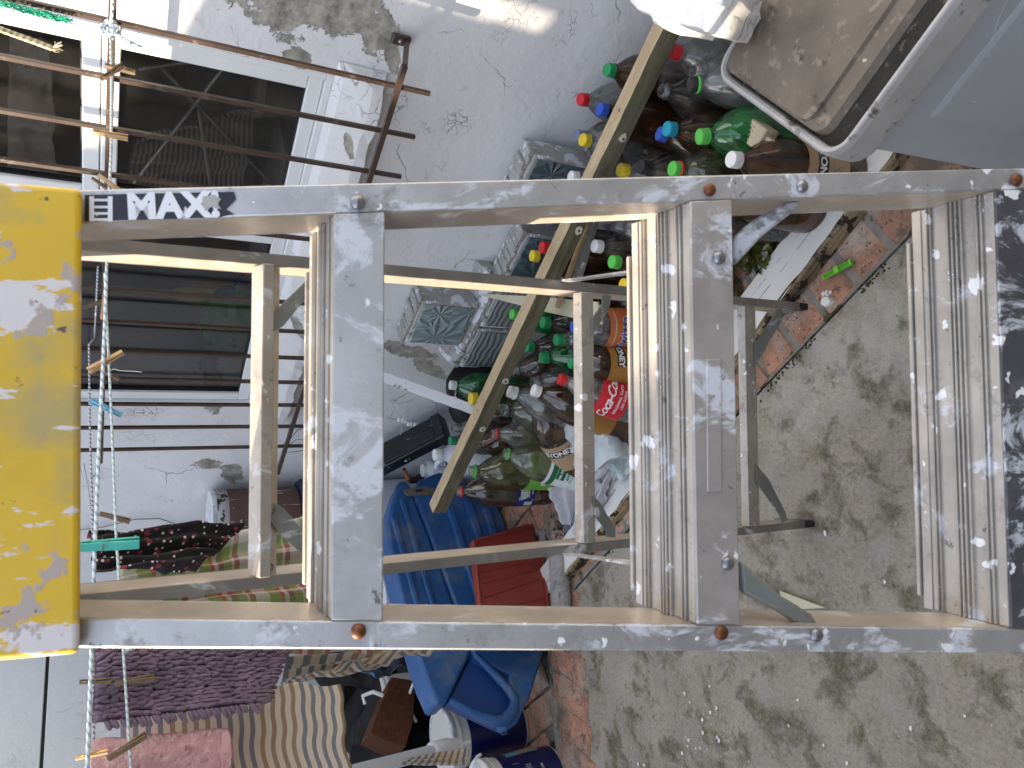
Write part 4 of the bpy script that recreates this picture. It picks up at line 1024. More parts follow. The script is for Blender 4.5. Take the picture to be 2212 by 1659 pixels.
for i in range(n):
    def sec2(t):
        x_ = (-1+2*t)*hl2; j1 = .004*math.sin(t*52)+.003*math.sin(t*131+1)
        j1 *= .5; return [V((x_, sgn*(.010+j1), .0016)), V((x_, sgn*(.000), .0002)), V((x_, sgn*(-.006+j1*.3), -.010)), V((x_, sgn*(-.008), -.0305)), V((x_, sgn*.004, -.0307))]
    a, b2 = sec2(i/n), sec2((i+1)/n)
    mb.add(a+b2, [(k, (k+1) % 5, 5+(k+1) % 5, 5+k) for k in range(5)])
mb.build('rotten_edge', M_plankd, pk, world=False)
mb = MB()
for (x0, x1, y0, y1, w_) in ((-.9, -.35, .05, .052, .0018), (-.35, .0, .052, .045, .0028), (0, .5, .06, .066, .0012), (-.6, -.1, .075, .07, .0008), (.3, .9, .05, .045, .002), (-.2, .25, .030, .036, .001)):
    N_ = 8
    pts = [V((x0+(x1-x0)*k/N_, sgn*(y0+(y1-y0)*k/N_+random.uniform(-.0012, .0012)), .0012)) for k in range(N_+1)]
    for k in range(N_):
        d_ = V((0, w_/2*random.uniform(.4, 1.2), 0)); mb.add([pts[k]-d_, pts[k+1]-d_, pts[k+1]+d_, pts[k]+d_], [(0, 1, 2, 3)])
mb.build('crack', M_gask, pk, world=False, fix=False)
# ================================================================ GRILLE, PEGS, ROPES
from mathutils import noise as mnoise
def HZ(a, b, dh):
    d = ray(a, b); return C0 + d*(dh/d.y)
def Spl(a, b, s):
    d = ray(a, b); return C0 + d*(s/d.dot(wv))
gr = thing('window_grille', 'brown steel security bars standing off the wall in front of the windows', 'security bars', SP(1.4, .12, .8), None)
GO = .12; zb = .735
def bar_at(i): return .752 + .1115*i
for i in range(13):
    s = bar_at(i); mb = MB(); c = SP(s, GO, (zb+1.95)/2)
    mb.box(c, wv*.0047, rn*.0047, (0, 0, (1.95-zb)/2)); mb.build('bar', M_bar, gr, bev=.0008, seg=1)
zl = W(790, 400, GO).z; zu = W(238, 200, GO).z
sBr = wv.dot(W(873, 141, GO+.011))
for z in (zl, zu):
    mb = MB(); s0, s1 = sBr, 2.24 if z == zl else 2.14
    mb.box(SP((s0+s1)/2, GO+.011, z), wv*((s1-s0)/2), rn*.0055, (0, 0, .0065)); mb.build('cross_rail', M_bar, gr, bev=.0008, seg=1)
    a = SP(s0, GO+.011, z); wb = W(866, 86, .012); b2 = wb + V((0, 0, z-zl-.012)) - rn*.008; 
    mb = MB(); mb.tube([a, b2], .0075, 4); mb.build('bracket_arm', M_bar, gr)
    mb = MB(); mb.box(wb + V((0, 0, z-zl)), wv*.012, rn*.006, (0, 0, .022)); br_ = mb.build('bracket', M_bar, gr, bev=.004)
    mb = MB(); mb.lathe([(.006, 0), (.006, .004), (.002, .006)], 6, Matrix.Translation(wb - rn*.006 + V((0, 0, z-zl+.002))) @ (-rn).to_track_quat('Z', 'Y').to_matrix().to_4x4()); mb.build('bolt', M_rivet, br_)
def rope(name, pts, r, m_, label, cat='rope', sag=0, sub=8, group=None):
    P_ = []
    for i in range(len(pts)-1):
        for k in range(sub):
            t = k/sub; q = pts[i]*(1-t)+pts[i+1]*t; P_.append(q)
    P_.append(pts[-1])
    mb = MB(); n = 8; L_ = 0; rings = []; a = None; o = 0
    for i, p in enumerate(P_):
        t = (P_[min(i+1, len(P_)-1)]-P_[max(i-1, 0)]).normalized()
        a = t.orthogonal().normalized() if a is None else (a-t*a.dot(t)).normalized()
        b_ = t.cross(a)
        if i: L_ += (p-P_[i-1]).length
        for k in range(n+1):
            an = 2*math.pi*k/n; mb.v.append(p+(a*math.cos(an)+b_*math.sin(an))*r); mb.uv[len(mb.v)-1] = (L_, k/n)
    for i in range(len(P_)-1):
        for k in range(n):
            q = i*(n+1)+k; mb.f.append((q, q+1, q+n+2, q+n+1)); mb.mi.append(0)
    return solo(mb, name, m_, pts[0], label, cat, group, smooth=True)
GRP = 'washing lines strung from the grille'
kn = W(238, 62, GO+.02)
def lerp(a, b, t): return a*(1-t)+b*t
NR = [HZ(230, 590, 1.30), HZ(227, 690, 1.28), HZ(222, 800, 1.26), HZ(214, 960, 1.22), HZ(209, 1090, 1.2), HZ(205, 1180, 1.18), HZ(198, 1416, 1.14), HZ(188, 1680, 1.1)]
rope('washing_line', [kn, HZ(241, 150, kn.y+.0), HZ(240, 330, 1.36), HZ(236, 410, 1.33), NR[0]], .0022, M_ropeg, 'thin pale green line running from the knot on the grille', 'rope', group=GRP)
rope('washing_line', NR, .0025, M_rope, 'thick blue and white line nearest the yellow ladder top', 'rope', group=GRP)
FR = [HZ(226, 590, 1.40), HZ(233, 740, 1.36), HZ(239, 860, 1.33), HZ(245, 1000, 1.30), HZ(250, 1139, 1.27), HZ(256, 1235, 1.25), HZ(267, 1416, 1.205), HZ(284, 1680, 1.17)]
rope('washing_line', FR, .0019, M_ropeg, 'pale blue and white line holding the mauve mat and pink towel pegs', 'rope', group=GRP)
g1 = W(204, 731, GO+.03); g2 = W(181, 1000, GO+.03)
rope('washing_line', [HZ(212, 575, 1.42), HZ(208, 660, 1.5), g1, HZ(192, 745, 1.6), HZ(195, 960, 1.5), HZ(200, 1100, 1.45), HZ(202, 1330, 1.38), HZ(203, 1600, 1.3)], .0017, M_roped, 'thin dark blue and white cord tied to the grille rail', 'rope', group=GRP)
rope('washing_line', [g2, HZ(190, 1050, 1.6), HZ(198, 1110, 1.5), HZ(201, 1190, 1.45)], .0012, M_roped, 'very thin dark cord hanging off the end of the grille rail', 'rope', group=GRP)
# knot
kb = []
for k in range(60):
    t = k/60*6.283*5; rr = .013+.004*math.sin(k*1.7)
    kb.append(kn + AY*(rr*math.cos(t)*.9) + AX*(rr*math.sin(t)) + fwd*(-.008*math.sin(t*.5+1)) )
rope('rope_knot', kb, .0026, M_rope, 'bulky blue and white knot tied round the grille rail', 'knot', sub=3)
rope('rope_end', [kn, W(252, 75, GO+.04), W(275, 88, GO+.05), W(306, 103, GO+.05)], .0032, M_rope, 'loose end of blue and white rope sticking out of the knot', 'rope')
rope('rope_end', [W(243, 0, GO+.03), W(242, 30, GO+.03), kn], .0028, M_rope, 'double strand of rope climbing the bar above the knot', 'rope')
rope('rope_end', [W(-30, 52, GO+.06), W(30, 74, GO+.05), W(75, 90, GO+.05), W(112, 104, GO+.05)], .0055, M_ropec, 'frayed cream rope end in front of the upper window', 'rope')
mb = MB()
for k in range(16):
    a = W(112, 104, GO+.05); e = W(112+random.uniform(5, 24), 104+random.uniform(-14, 12), GO+.05+random.uniform(-.01, .02)); mb.tube([a, lerp(a, e, .5)+V((0, 0, random.uniform(-.003, .003))), e], .0006, 4)
solo(mb, 'rope_fibres', M_ropec, W(112, 104, GO+.05), 'loose cream fibres fraying from the rope end', 'rope fibres')
M_gnet = mat('net_green', (.02, .40, .24), .5, var=.3, vs=60)
mb = MB()
for k in range(240):
    t = random.random(); x = -8+t*150; y = 5+t*38
    a = W(x, y+random.uniform(-5, 7), GO+.02+random.uniform(-.01, .012)); e = W(x+random.uniform(8, 20), y+3+random.uniform(-8, 9), GO+.02+random.uniform(-.012, .014))
    mb.tube([a, lerp(a, e, .5)+V((random.uniform(-.003, .003), 0, random.uniform(-.003, .003))), e], .0009, 4)
solo(mb, 'green_netting', M_gnet, W(60, 20, GO+.02), 'frayed green netting twine wrapped round the top of the first bar', 'netting')
# clothes pegs
def make_peg(mw, L_=.074, big=1.0, ms=None):
    root = bpy.data.objects.new('clothes_peg', None); COL.objects.link(root); root.empty_display_size = .02
    for s_ in (-1, 1):
        mb = MB(); h = L_/2
        # leg profile in x-z, thickness along y
        prof_ = [(-h, .0038), (-h, .0072), (-h*.15, .0062), (h*.2, .0048), (h, .0040), (h, .0006), (h*.62, .0022), (h*.55, .0006), (-h*.1, .0004), (-h, .0030)]
        pts = [V((s_*(x_+(.0006)), -.0048*big, z_)) for z_, x_ in prof_]
        mb.prism(pts, (0, .0096*big, 0)); mb.build('leg', mw, root, world=False, bev=.0006, seg=1)
    mb = MB(); pts = []
    for k in range(34):
        t = k/33*6.283*3; pts.append((.0036*math.cos(t), -.0058*big+.0116*big*k/33, .004+.0036*math.sin(t)))
    mb.tube(pts, .00075, 5); mb.tube([(-.0078, -.0058*big, .010), (-.0078, .0058*big, .010)], .0008, 5); mb.tube([(.0078, -.0058*big, .010), (.0078, .0058*big, .010)], .0008, 5)
    mb.build('spring', ms or M_spring, root, world=False); return root
PEG = {'light': make_peg(M_peg), 'old': make_peg(M_pegd), 'blue': make_peg(M_pegblue, .076, 1.1), 'teal': make_peg(M_pegteal, .088, 1.6)}
used = set()
def peg(kind, a, b_, dh, label, roll=0):
    o = PEG[kind] if kind not in used else copy_tree(PEG[kind]); used.add(kind)
    A, B2 = HZ(*a, dh), HZ(*b_, dh); c = (A+B2)/2; zx = (A-B2).normalized()      # -z end = jaw side towards b
    toc = (C0-c).normalized(); x = toc.cross(zx)*math.cos(R(roll)) + toc*math.sin(R(roll))
    o.rotation_mode = 'XYZ'; place(o, c, x, zx); k = (A-B2).length/(.088 if kind == 'teal' else .075); o.scale = (k, k, k)
    o['label'] = label; o['category'] = 'clothes peg'; o['group'] = 'clothes pegs on the washing lines'
    return o
ky = 1.33
peg('old', (216, 172), (268, 140), 1.36, 'weathered grey peg tilted up, clipped on the line below the knot', 20)
peg('old', (226, 141), (293, 157), 1.40, 'weathered brown peg crossing just behind the tilted grey one', 60)
peg('light', (199, 284), (277, 298), 1.36, 'pale new wooden peg level on the line in front of the window frame', 50)
peg('old', (198, 384), (240, 412), 1.36, 'dark peg half hidden behind the lettered ladder rail', 30)
peg('light', (212, 377), (265, 416), 1.33, 'wooden peg with a sunlit tail just above the lettered ladder rail', 70)
peg('light', (229, 622), (221, 690), 1.31, 'sunlit wooden peg standing upright along the line beside the grille', 90)
peg('old', (178, 666), (222, 651), 1.42, 'dark brown peg poking out from behind the yellow ladder top', 20)
peg('light', (266, 760), (191, 802), 1.27, 'sunlit wooden peg tilted across the thick line with a loose thread', 40)
peg('old', (214, 797), (258, 820), 1.36, 'small grey peg hanging below the tilted sunlit one', 50)
peg('blue', (262, 897), (196, 866), 1.33, 'pale blue plastic peg clipped across two lines', 50)
peg('old', (214, 1109), (281, 1126), 1.30, 'dark wooden peg above the black floral garment', 60)
peg('teal', (168, 1181), (301, 1172), 1.15, 'large teal plastic peg holding the black floral garment', 55)
peg('old', (171, 1473), (241, 1470), 1.205, 'dark peg clipping the top of the mauve mat', 20)
peg('old', (248, 1477), (334, 1463), 1.20, 'tan weathered peg on the line over the mauve mat', 60)
peg('light', (163, 1638), (233, 1621), 1.13, 'light brown peg at the upper corner of the pink towel', 30)
peg('old', (232, 1640), (316, 1587), 1.155, 'grey weathered peg tilted over the pink towel', 60)
gp_ = thing('clothes_peg_half', 'bright green plastic peg piece lying on the brick edging', 'clothes peg', G(1811, 583, .016))
A, B2 = G(1781, 600, .012), G(1842, 566, .012); place(gp_, (A+B2)/2, B2-A, ZUP); hl_ = (B2-A).length/2
mb = MB()
for y in (-.0045, .0045): mb.box((0, y, .003), (hl_, 0, 0), (0, .0009, 0), (0, 0, .0035))
mb.box((0, 0, .0008), (hl_, 0, 0), (0, .0045, 0), (0, 0, .0008)); mb.box((0, 0, .004), (.006, 0, 0), (0, .0068, 0), (0, 0, .005)); mb.box((hl_*.93, 0, .003), (.003, 0, 0), (0, .006, 0), (0, 0, .005)); mb.box((-hl_*.95, 0, .003), (.0015, 0, 0), (0, .0055, 0), (0, 0, .004))
for x in (-.5, .5): mb.box((hl_*x, 0, .0035), (hl_*.3, 0, 0), (0, .0008, 0), (0, 0, .003))
mb.build('leg', M_peggreen, gp_, world=False, bev=.0006)
# ================================================================ LAUNDRY
def cloth(name, TLp, TRp, BRp, BLp, m_, label, cat, amp=.01, fr=3, nu=70, nv=50, thick=.0015, seed=1, edge=.004, parent=None, solid=True):
    """u runs along the hanging edge, v down the cloth"""
    nrm = (TRp-TLp).cross(BLp-TLp).normalized()
    if nrm.dot(C0-TLp) < 0: nrm = -nrm
    uu = (TRp-TLp).normalized(); vv = (BLp-TLp).normalized()
    def fn(u, v):
        p = (TLp*(1-u)+TRp*u)*(1-v) + (BLp*(1-u)+BRp*u)*v
        w_ = amp*(.25+.75*v)*math.sin(fr*6.283*u+seed+1.2*math.sin(v*3+seed)) + amp*.6*math.sin(fr*2.3*6.283*u+2*seed+v*2)
        w_ += amp*1.2*mnoise.noise(V((u*3.1+seed, v*2.3, seed)))
        e1 = edge*mnoise.noise(V((v*7, seed, 3))) ; e2 = edge*1.3*mnoise.noise(V((u*7, seed, 9)))
        return p + nrm*w_ + uu*e1*(1 if u > .5 else -1)*abs(2*u-1) + vv*e2*v
    mb = MB(); mb.grid(fn, nu, nv)
    return solo(mb, name, m_, TLp, label, cat, smooth=True, solid=thick)
# pink towel, folded over the two lines
cloth('pink_towel', HZ(198, 1600, 1.205), HZ(184, 1960, 1.14), HZ(530, 2000, 1.14), HZ(492, 1572, 1.225), M_towel, 'pale pink terry towel pegged on the washing line', 'towel', amp=.006, fr=1.3, thick=.006, seed=2.3, edge=.005)
cloth('towel_hem', HZ(470, 1575, 1.218), HZ(505, 1960, 1.13), HZ(528, 1960, 1.13), HZ(494, 1572, 1.218), M_towel, 'raised hem band along the lower edge of the pink towel', 'towel hem', amp=.004, fr=1.3, thick=.009, seed=2.3, edge=.003, nu=30, nv=6)
cloth('striped_sheet', HZ(258, 1478, 1.34), HZ(262, 1900, 1.22), HZ(775, 1850, 1.20), HZ(735, 1478, 1.36), M_sheet, 'striped tan, cream and grey cotton sheet hanging behind the pink towel', 'sheet', amp=.0022, fr=1.3, thick=.002, seed=4.1, edge=.010)
cloth('striped_pillowcase', HZ(606, 1482, 1.55), HZ(618, 1425, 1.75), HZ(942, 1402, 1.9), HZ(735, 1452, 1.6), M_sheetV, 'crumpled striped pillowcase trailing from behind the ladder rail', 'pillowcase', amp=.010, fr=2, thick=.002, seed=7, edge=.02)
cloth('striped_strap', HZ(868, 1652, 1.75), HZ(890, 1640, 1.78), HZ(1012, 1618, 1.80), HZ(1008, 1655, 1.76), M_sheetV, 'narrow striped cloth tied round the white pipe', 'cloth strip', amp=.006, fr=1, thick=.002, seed=3, edge=.004)
cloth('floral_garment', HZ(196, 1140, 1.45), HZ(205, 1245, 1.38), HZ(430, 1225, 1.42), HZ(531, 1133, 1.55), M_floral, 'black garment with small red and white flowers hanging on the line', 'garment', amp=.016, fr=1.6, thick=.002, seed=5, edge=.012)
cloth('plaid_garment', HZ(255, 1230, 1.58), HZ(250, 1405, 1.45), HZ(840, 1402, 1.60), HZ(700, 1115, 1.75), M_plaid, 'green, white and red plaid garment hanging behind the black floral one', 'garment', amp=.020, fr=2.4, thick=.002, seed=6, edge=.012)
_t = bpy.data.objects['pink_towel']; _h = bpy.data.objects['towel_hem']; _h.parent = _t; _h.location = _h.location - _t.location
for _k in ('label', 'category'): del _h[_k]
# chenille mat: a backing with rows of soft fingers
MT = [HZ(204, 1395, 1.25), HZ(203, 1560, 1.20), HZ(560, 1520, 1.22), HZ(616, 1400, 1.30)]
mb = MB()
nrm = (MT[1]-MT[0]).cross(MT[3]-MT[0]).normalized()
if nrm.dot(C0-MT[0]) < 0: nrm = -nrm
dn = (MT[3]-MT[0]).normalized(); sdn = (MT[1]-MT[0]).normalized()
def mp(u, v): return (MT[0]*(1-u)+MT[1]*u)*(1-v) + (MT[3]*(1-u)+MT[2]*u)*v + nrm*(.006*math.sin(u*5+v*3))
mb.grid(lambda u, v: mp(u, v)-nrm*.004, 12, 24)
NUu, NVv = 15, 34
for i in range(NUu+1):
    for j in range(NVv+1):
        u = min(1, max(0, i/NUu+random.uniform(-.012, .012))); v = min(1, max(0, j/NVv+random.uniform(-.008, .008)))
        p = mp(u, v); spread = (dn*1.0 + nrm*random.uniform(.15, .45) + sdn*random.uniform(-.25, .25))
        if i == NUu: spread = dn*.5+sdn*random.uniform(.7, 1.2)+nrm*.2
        if j == NVv: spread = dn*1.2+sdn*random.uniform(-.3, .3)
        if j <= 1: spread = dn*.7+nrm*.3+sdn*random.uniform(-.5, .5)
        spread.normalize(); L_ = random.uniform(.013, .019); r0 = random.uniform(.0030, .0037)
        c1_ = p + nrm*.002
        mb.tube([c1_, c1_+spread*L_*.12, c1_+spread*L_*.5+nrm*.0012, c1_+spread*L_*.88, c1_+spread*L_], r0, 6, rs=[r0*.45, r0*.9, r0*1.05, r0*.85, r0*.35])
solo(mb, 'chenille_mat', M_fluff, MT[0], 'mauve chenille bath mat pegged over the washing line', 'bath mat', smooth=True)
solid_ = cloth('paper_tag', HZ(264, 1372, 1.21), HZ(268, 1412, 1.21), HZ(296, 1400, 1.21), HZ(300, 1378, 1.21), LM['white'], 'small white tag with red print sticking out under the ladder rail', 'tag', amp=.002, fr=1, thick=.001, edge=.001)
# thread on the peg
rope('thread', [HZ(233, 803, 1.27), HZ(245, 797, 1.27), HZ(262, 801, 1.27), HZ(292, 802, 1.27), HZ(306, 804, 1.27)], .0005, M_flake, 'loose white thread trailing from the tilted sunlit peg', 'thread', sub=4)
# ================================================================ GLASS BLOCKS
def gb_mat(name, tint, kind):
    m, nt, b = base(name); co = coords(nt, (1, 1, 1))
    if kind == 'star':
        vo = N(nt, 'ShaderNodeTexVoronoi', feature='F1'); vo.inputs['Scale'].default_value = 11; lnk(nt, co, vo.inputs['Vector'])
        sub_ = N(nt, 'ShaderNodeVectorMath', operation='SUBTRACT'); lnk(nt, co, sub_.inputs[0]); lnk(nt, vo.outputs['Position'], sub_.inputs[1])
        sx = N(nt, 'ShaderNodeSeparateXYZ'); lnk(nt, sub_.outputs[0], sx.inputs[0])
        an = mth(nt, 'ARCTAN2', sx.outputs[0], sx.outputs[2]); h = mth(nt, 'SINE', mth(nt, 'MULTIPLY', an, 9))
        h = mth(nt, 'MULTIPLY', h, ramp(nt, vo.outputs['Distance'], .0, .5))
    else:
        w_ = N(nt, 'ShaderNodeTexWave', wave_type='RINGS'); w_.inputs['Scale'].default_value = 16; w_.inputs['Distortion'].default_value = 4; w_.inputs['Detail'].default_value = 1
        w_.inputs['Detail Scale'].default_value = 1.2; lnk(nt, co, w_.inputs['Vector']); h = w_.outputs['Fac']
    c = mixc(nt, ramp(nt, h, .1, .95), [x*.8 for x in tint], [x*1.15 for x in tint])
    lnk(nt, c, b.inputs['Base Color']); b.inputs['Roughness'].default_value = .16; b.inputs['Transmission Weight'].default_value = 0; b.inputs['Specular IOR Level'].default_value = .8
    b.inputs['Coat Weight'].default_value = .3
    lnk(nt, bump(nt, h, .7, .003), b.inputs['Normal']); return m
M_gb1 = gb_mat('glass_block_star', (.27, .35, .36), 'star'); M_gb2 = gb_mat('glass_block_dark_star', (.10, .14, .16), 'star'); M_gb3 = gb_mat('glass_block_wave', (.24, .27, .27), 'wave')
M_gbe = mat('glass_block_rim', (.17, .25, .28), .15, var=.2)
M_mort = mat('mortar_painted', (.36, .355, .34), .85, var=.25, vs=18, bs=90, bst=.8, bd=.003, layers=(((.66, .68, .72), 14, .53, .55, (1, 1, 1), None), ((.12, .11, .10), 20, .62, .66, (1, 1, 1), None)))
def gblock(s, z, off, m_, label, wdt=.188, tp=True, tilt=0):
    root = thing('glass_block', label, 'glass block', SP(s, off-.04, z), 'glass blocks along the foot of the wall')
    place(root, SP(s, off-.04, z), wv, (ZUP*math.cos(R(tilt)) + wv*math.sin(R(tilt)))); h = wdt/2
    # local x along the wall, y = out of the wall, z up, base at the origin
    mb = MB(); mb.box((0, 0, h), (h, 0, 0), (0, .036, 0), (0, 0, h)); mb.build('painted_body', M_mort, root, world=False, bev=.006, seg=3)
    mb = MB(); mb.box((0, -.038 if ZUP.cross(wv).dot(rn) > 0 else .038, h), (h-.011, 0, 0), (0, .0025, 0), (0, 0, h-.011)); mb.build('pressed_face', m_, root, world=False, bev=.002)
    if tp:
        mb = MB(); nn = 10
        for i in range(nn):
            x0 = -h-.006+(2*h+.012)*i/nn; x1 = -h-.006+(2*h+.012)*(i+1)/nn
            hh = random.uniform(.008, .016); mb.box(((x0+x1)/2, random.uniform(-.001, .001), 2*h+hh/2), ((x1-x0)/2, 0, 0), (0, .033+random.uniform(-.004, .003), 0), (0, 0, hh/2+.001))
        mb.build('mortar', M_mort, root, world=False, bev=.003)
    return root
gblock(1.507, .338, .085, M_gb1, 'pale glass block with starburst pattern standing above the others', tilt=0)
gblock(1.600, .118, .095, M_gb3, 'grey glass block with ripple pattern at the left end of the row')
gblock(1.404, .118, .095, M_gb3, 'dark glass block with wave pattern in the middle of the row')
gblock(1.208, .118, .092, M_gb2, 'dark starburst glass block behind the ladder leg')
gblock(.955, .215, .10, M_gb2, 'glass block with brown mortar edge beside the upper batten')
mb = MB(); mb.box(SP(1.40, .05, .056), wv*.31, rn*.05, (0, 0, .056)); mb.box(SP(.95, .05, .105), wv*.11, rn*.048, (0, 0, .105))
solo(mb, 'concrete_ledge', M_mort, SP(1.4, .05, 0), 'rough mortar ledge carrying the glass blocks along the wall', 'ledge', bev=.006)
mb = MB()
nn = 14
for i in range(nn):
    s0 = 1.30+.40*i/nn; s1 = 1.30+.40*(i+1)/nn; zt_ = .338+random.uniform(-.006, .004)
    if 1.40 < (s0+s1)/2 < 1.61: zt_ = .334
    mb.hexa([SP(s0, .0, .318), SP(s1, .0, .318), SP(s1, .088, .318), SP(s0, .088, .318), SP(s0, .0, zt_+.03), SP(s1, .0, zt_+.03), SP(s1, .085, zt_-.01), SP(s0, .085, zt_-.01)])
solo(mb, 'mortar_slab', M_mort, SP(1.5, .05, .318), 'flaking mortar slab between the pale block and the lower row', 'mortar slab', bev=.003)
# ================================================================ GREY STORAGE BOX
M_binb = mat('box_grey_plastic', (.37, .40, .45), .42, var=.08, vs=5, bs=220, bst=.12, bd=.0006, layers=(((.34, .36, .39), 4, .62, .9, (.3, 5, 1), None), ((.62, .64, .68), 20, .70, .712, (1, 6, 1), None)))
M_rim = mat('box_rim_worn', (.37, .37, .375), .5, var=.12, vs=20, bs=160, bst=.4, bd=.001, layers=(((.09, .08, .07), 30, .58, .66, (1, 1, 1), None), ((.50, .50, .50), 9, .6, .8, (1, 1, 1), None)))
M_lid = mat('box_lid_dirty_brown', (.125, .105, .085), .6, var=.3, vs=12, bs=60, bst=.5, bd=.002, layers=(((.20, .17, .14), 42, .57, .64, (1, 1, 1), None), ((.42, .42, .36), 55, .70, .715, (1, 1, 1), None), ((.04, .035, .03), 26, .62, .7, (1, 1, 1), None)))
M_trough = mat('box_trough_dirt', (.018, .016, .014), .8, var=.5, vs=40, bs=200, bst=1, bd=.004, layers=(((.10, .075, .06), 60, .60, .64, (1, 1, 1), None),))
HB = .5
b0 = G(1800, 358, HB); bl_ = G(1530, 172, HB); bfar = G(2065, 0, HB)
bx = thing('storage_box', 'large grey plastic storage box with a dirty brown lid', 'storage box', SP(0, .75, 0))
fx = (bfar-b0).normalized(); fy = ZUP.cross(fx)      # fy: towards the wall or away
if fy.dot(rn) < 0: fy = -fy
depth = (bl_-b0).dot(fy)
b0c = b0 - fx*.0
Lb = .95
def BX(u, v, z): return b0c + fx*u + fy*v + V((0, 0, z-HB))
def rrect(u0, u1, v0, v1, r, z, sk=0, n=6):
    pts = []
    for (cu, cv, a0) in ((u0+r, v0+r, 180), (u1-r, v0+r, 270), (u1-r, v1-r, 0), (u0+r, v1-r, 90)):
        for k in range(n+1):
            a = R(a0+90*k/n); pts.append(BX(cu+r*math.cos(a)+sk*(cv+r*math.sin(a)-v0), cv+r*math.sin(a), z))
    return pts
SK = (bl_-b0).dot(fx)/depth*.8
def ringmesh(mb, A, B2):
    n = len(A); o = len(mb.v); mb.add(A+B2, [(i, (i+1) % n, n+(i+1) % n, n+i) for i in range(n)])
D0 = depth
mb = MB(); prev = None
stages = [(.000, HB-.055, .04), (.000, HB-.030, .04), (0.0005, HB-.010, .04), (.003, HB-.002, .038), (.005, HB, .034), (.009, HB, .03), (.012, HB-.004, .026), (.013, HB-.012, .024)]
rs_ = [rrect(i_, Lb-i_, i_, D0-i_, r, z, SK) for i_, z, r in [(abs(a) if a > 0 else a*-1 if False else a, z, r) for a, z, r in stages]]
for A, B2 in zip(rs_, rs_[1:]): ringmesh(mb, A, B2)
rimo = mb.build('lid_rim', M_rim, bx, smooth=True, fix=True)
mb = MB(); A = rrect(.0125, Lb-.0125, .0125, D0-.0125, .024, HB-.0125, SK); mb.add(A, [tuple(range(len(A)))]); mb.build('trough', M_trough, rimo)
mb = MB(); r1 = [rrect(.0145, Lb-.015, .040, D0-.015, .02, HB-.018, SK), rrect(.015, Lb-.015, .052, D0-.015, .02, HB-.004, SK), rrect(.016, Lb-.016, .076, D0-.016, .02, HB-.003, SK), rrect(.017, Lb-.017, .079, D0-.017, .02, HB+.002, SK)]
for A, B2 in zip(r1, r1[1:]): ringmesh(mb, A, B2)
n_ = len(r1[-1]); mb.add(r1[-1], [tuple(range(n_))]); mb.build('lid_panel', M_lid, bx, smooth=True)
mb = MB(); pr_ = [(.020, HB-.05), (.022, HB-.06), (.030, .02), (.034, 0)]
rr2 = [rrect(.012, Lb-.012, .012, D0-.012, .05, HB-.045, SK), rrect(.016, Lb-.016, .016, D0-.016, .05, HB-.060, SK), rrect(.034, Lb-.034, .034, D0-.034, .045, .0, SK)]
for A, B2 in zip(rr2, rr2[1:]): ringmesh(mb, A, B2)
body_ = mb.build('body', M_binb, bx, smooth=True)
def BF(u, z, o): return BX(u, .016+.018*(HB-.06-z)/(HB-.06)-o, z)
mb = MB(); mb.hexa([BF(.115, .0, -.002), BF(.85, .0, -.002), BF(.85, HB-.125, -.002), BF(.085, HB-.125, -.002), BF(.125, .0, .0045), BF(.84, .0, .0045), BF(.84, HB-.135, .0045), BF(.095, HB-.135, .0045)])
mb.build('raised_panel', M_binb, body_, bev=.003, seg=3)
M_scuff = mat('scuff_pale', (.60, .63, .68), .6)
for (u0, z0, du, dz, w_) in ((.22, .30, .05, .03, .0016), (.30, .24, .06, -.015, .003), (.34, .33, .02, .05, .001), (.42, .20, .07, .02, .0012), (.25, .17, .04, -.03, .002), (.38, .29, -.03, .03, .001), (.18, .36, .12, .05, .0008)):
    mb = MB(); pts = [BF(u0+du*t/6, z0+dz*math.sin(t/6*2.2), .0056) for t in range(7)]
    for p_, q_ in zip(pts, pts[1:]):
        mb.add([p_-V((0, 0, w_*.5)), q_-V((0, 0, w_*.5)), q_+V((0, 0, w_)), p_+V((0, 0, w_))], [(0, 1, 2, 3)])
    mb.build('scuff_mark', M_scuff, body_, fix=False)
# white masonry lump catching the sun
M_lump = wall_mat('masonry_paint', (.74, .75, .74), crack=.4, flake=.3)
def lump(name, outline, z, th, m_, label, cat, taper=.0, seed=0, rough_=.006):
    P_ = [G(x, y, z) for x, y in outline]; c = sum(P_, V((0, 0, 0)))/len(P_)
    Q = []
    for i in range(len(P_)):
        a, b2 = P_[i], P_[(i+1) % len(P_)]; k_ = max(1, int((b2-a).length/.012))
        for k in range(k_):
            q = lerp(a, b2, k/k_); Q.append(q + (q-c).normalized()*rough_*mnoise.noise(q*60+V((seed, 0, 0))))
    mb = MB(); n = len(Q); lv = [(1-.22, .004), (1-.12, 0), (1-.05, -.008), (1-.015, -.020), (1, -.034), (1-taper*.5, -th*.6), (1-taper, -th)]
    for s_, dz in lv:
        for q in Q: mb.v.append(c+(q-c)*s_+V((0, 0, dz+.003*mnoise.noise(q*40+V((0, dz*80, seed))))))
    for l in range(len(lv)-1):
        for i in range(n): mb.f.append((l*n+i, l*n+(i+1) % n, (l+1)*n+(i+1) % n, (l+1)*n+i)); mb.mi.append(0)
    mb.f.append(tuple(range(n))); mb.mi.append(0); mb.f.append(tuple((len(lv)-1)*n+i for i in reversed(range(n)))); mb.mi.append(0)
    return solo(mb, name, m_, (c.x, c.y, z-th), label, cat, smooth=True)
lump('masonry_lump', [(1345, -10), (1352, 4), (1376, 25), (1394, 33), (1408, 52), (1430, 63), (1436, 54), (1455, 54), (1470, 58), (1500, 66), (1512, 68), (1528, 70), (1538, 50), (1560, -8), (1570, -60), (1480, -60), (1350, -50)], .62, .10, M_lump, 'sunlit white painted masonry edge at the top of the bottle pile', 'masonry', seed=3, taper=.25)
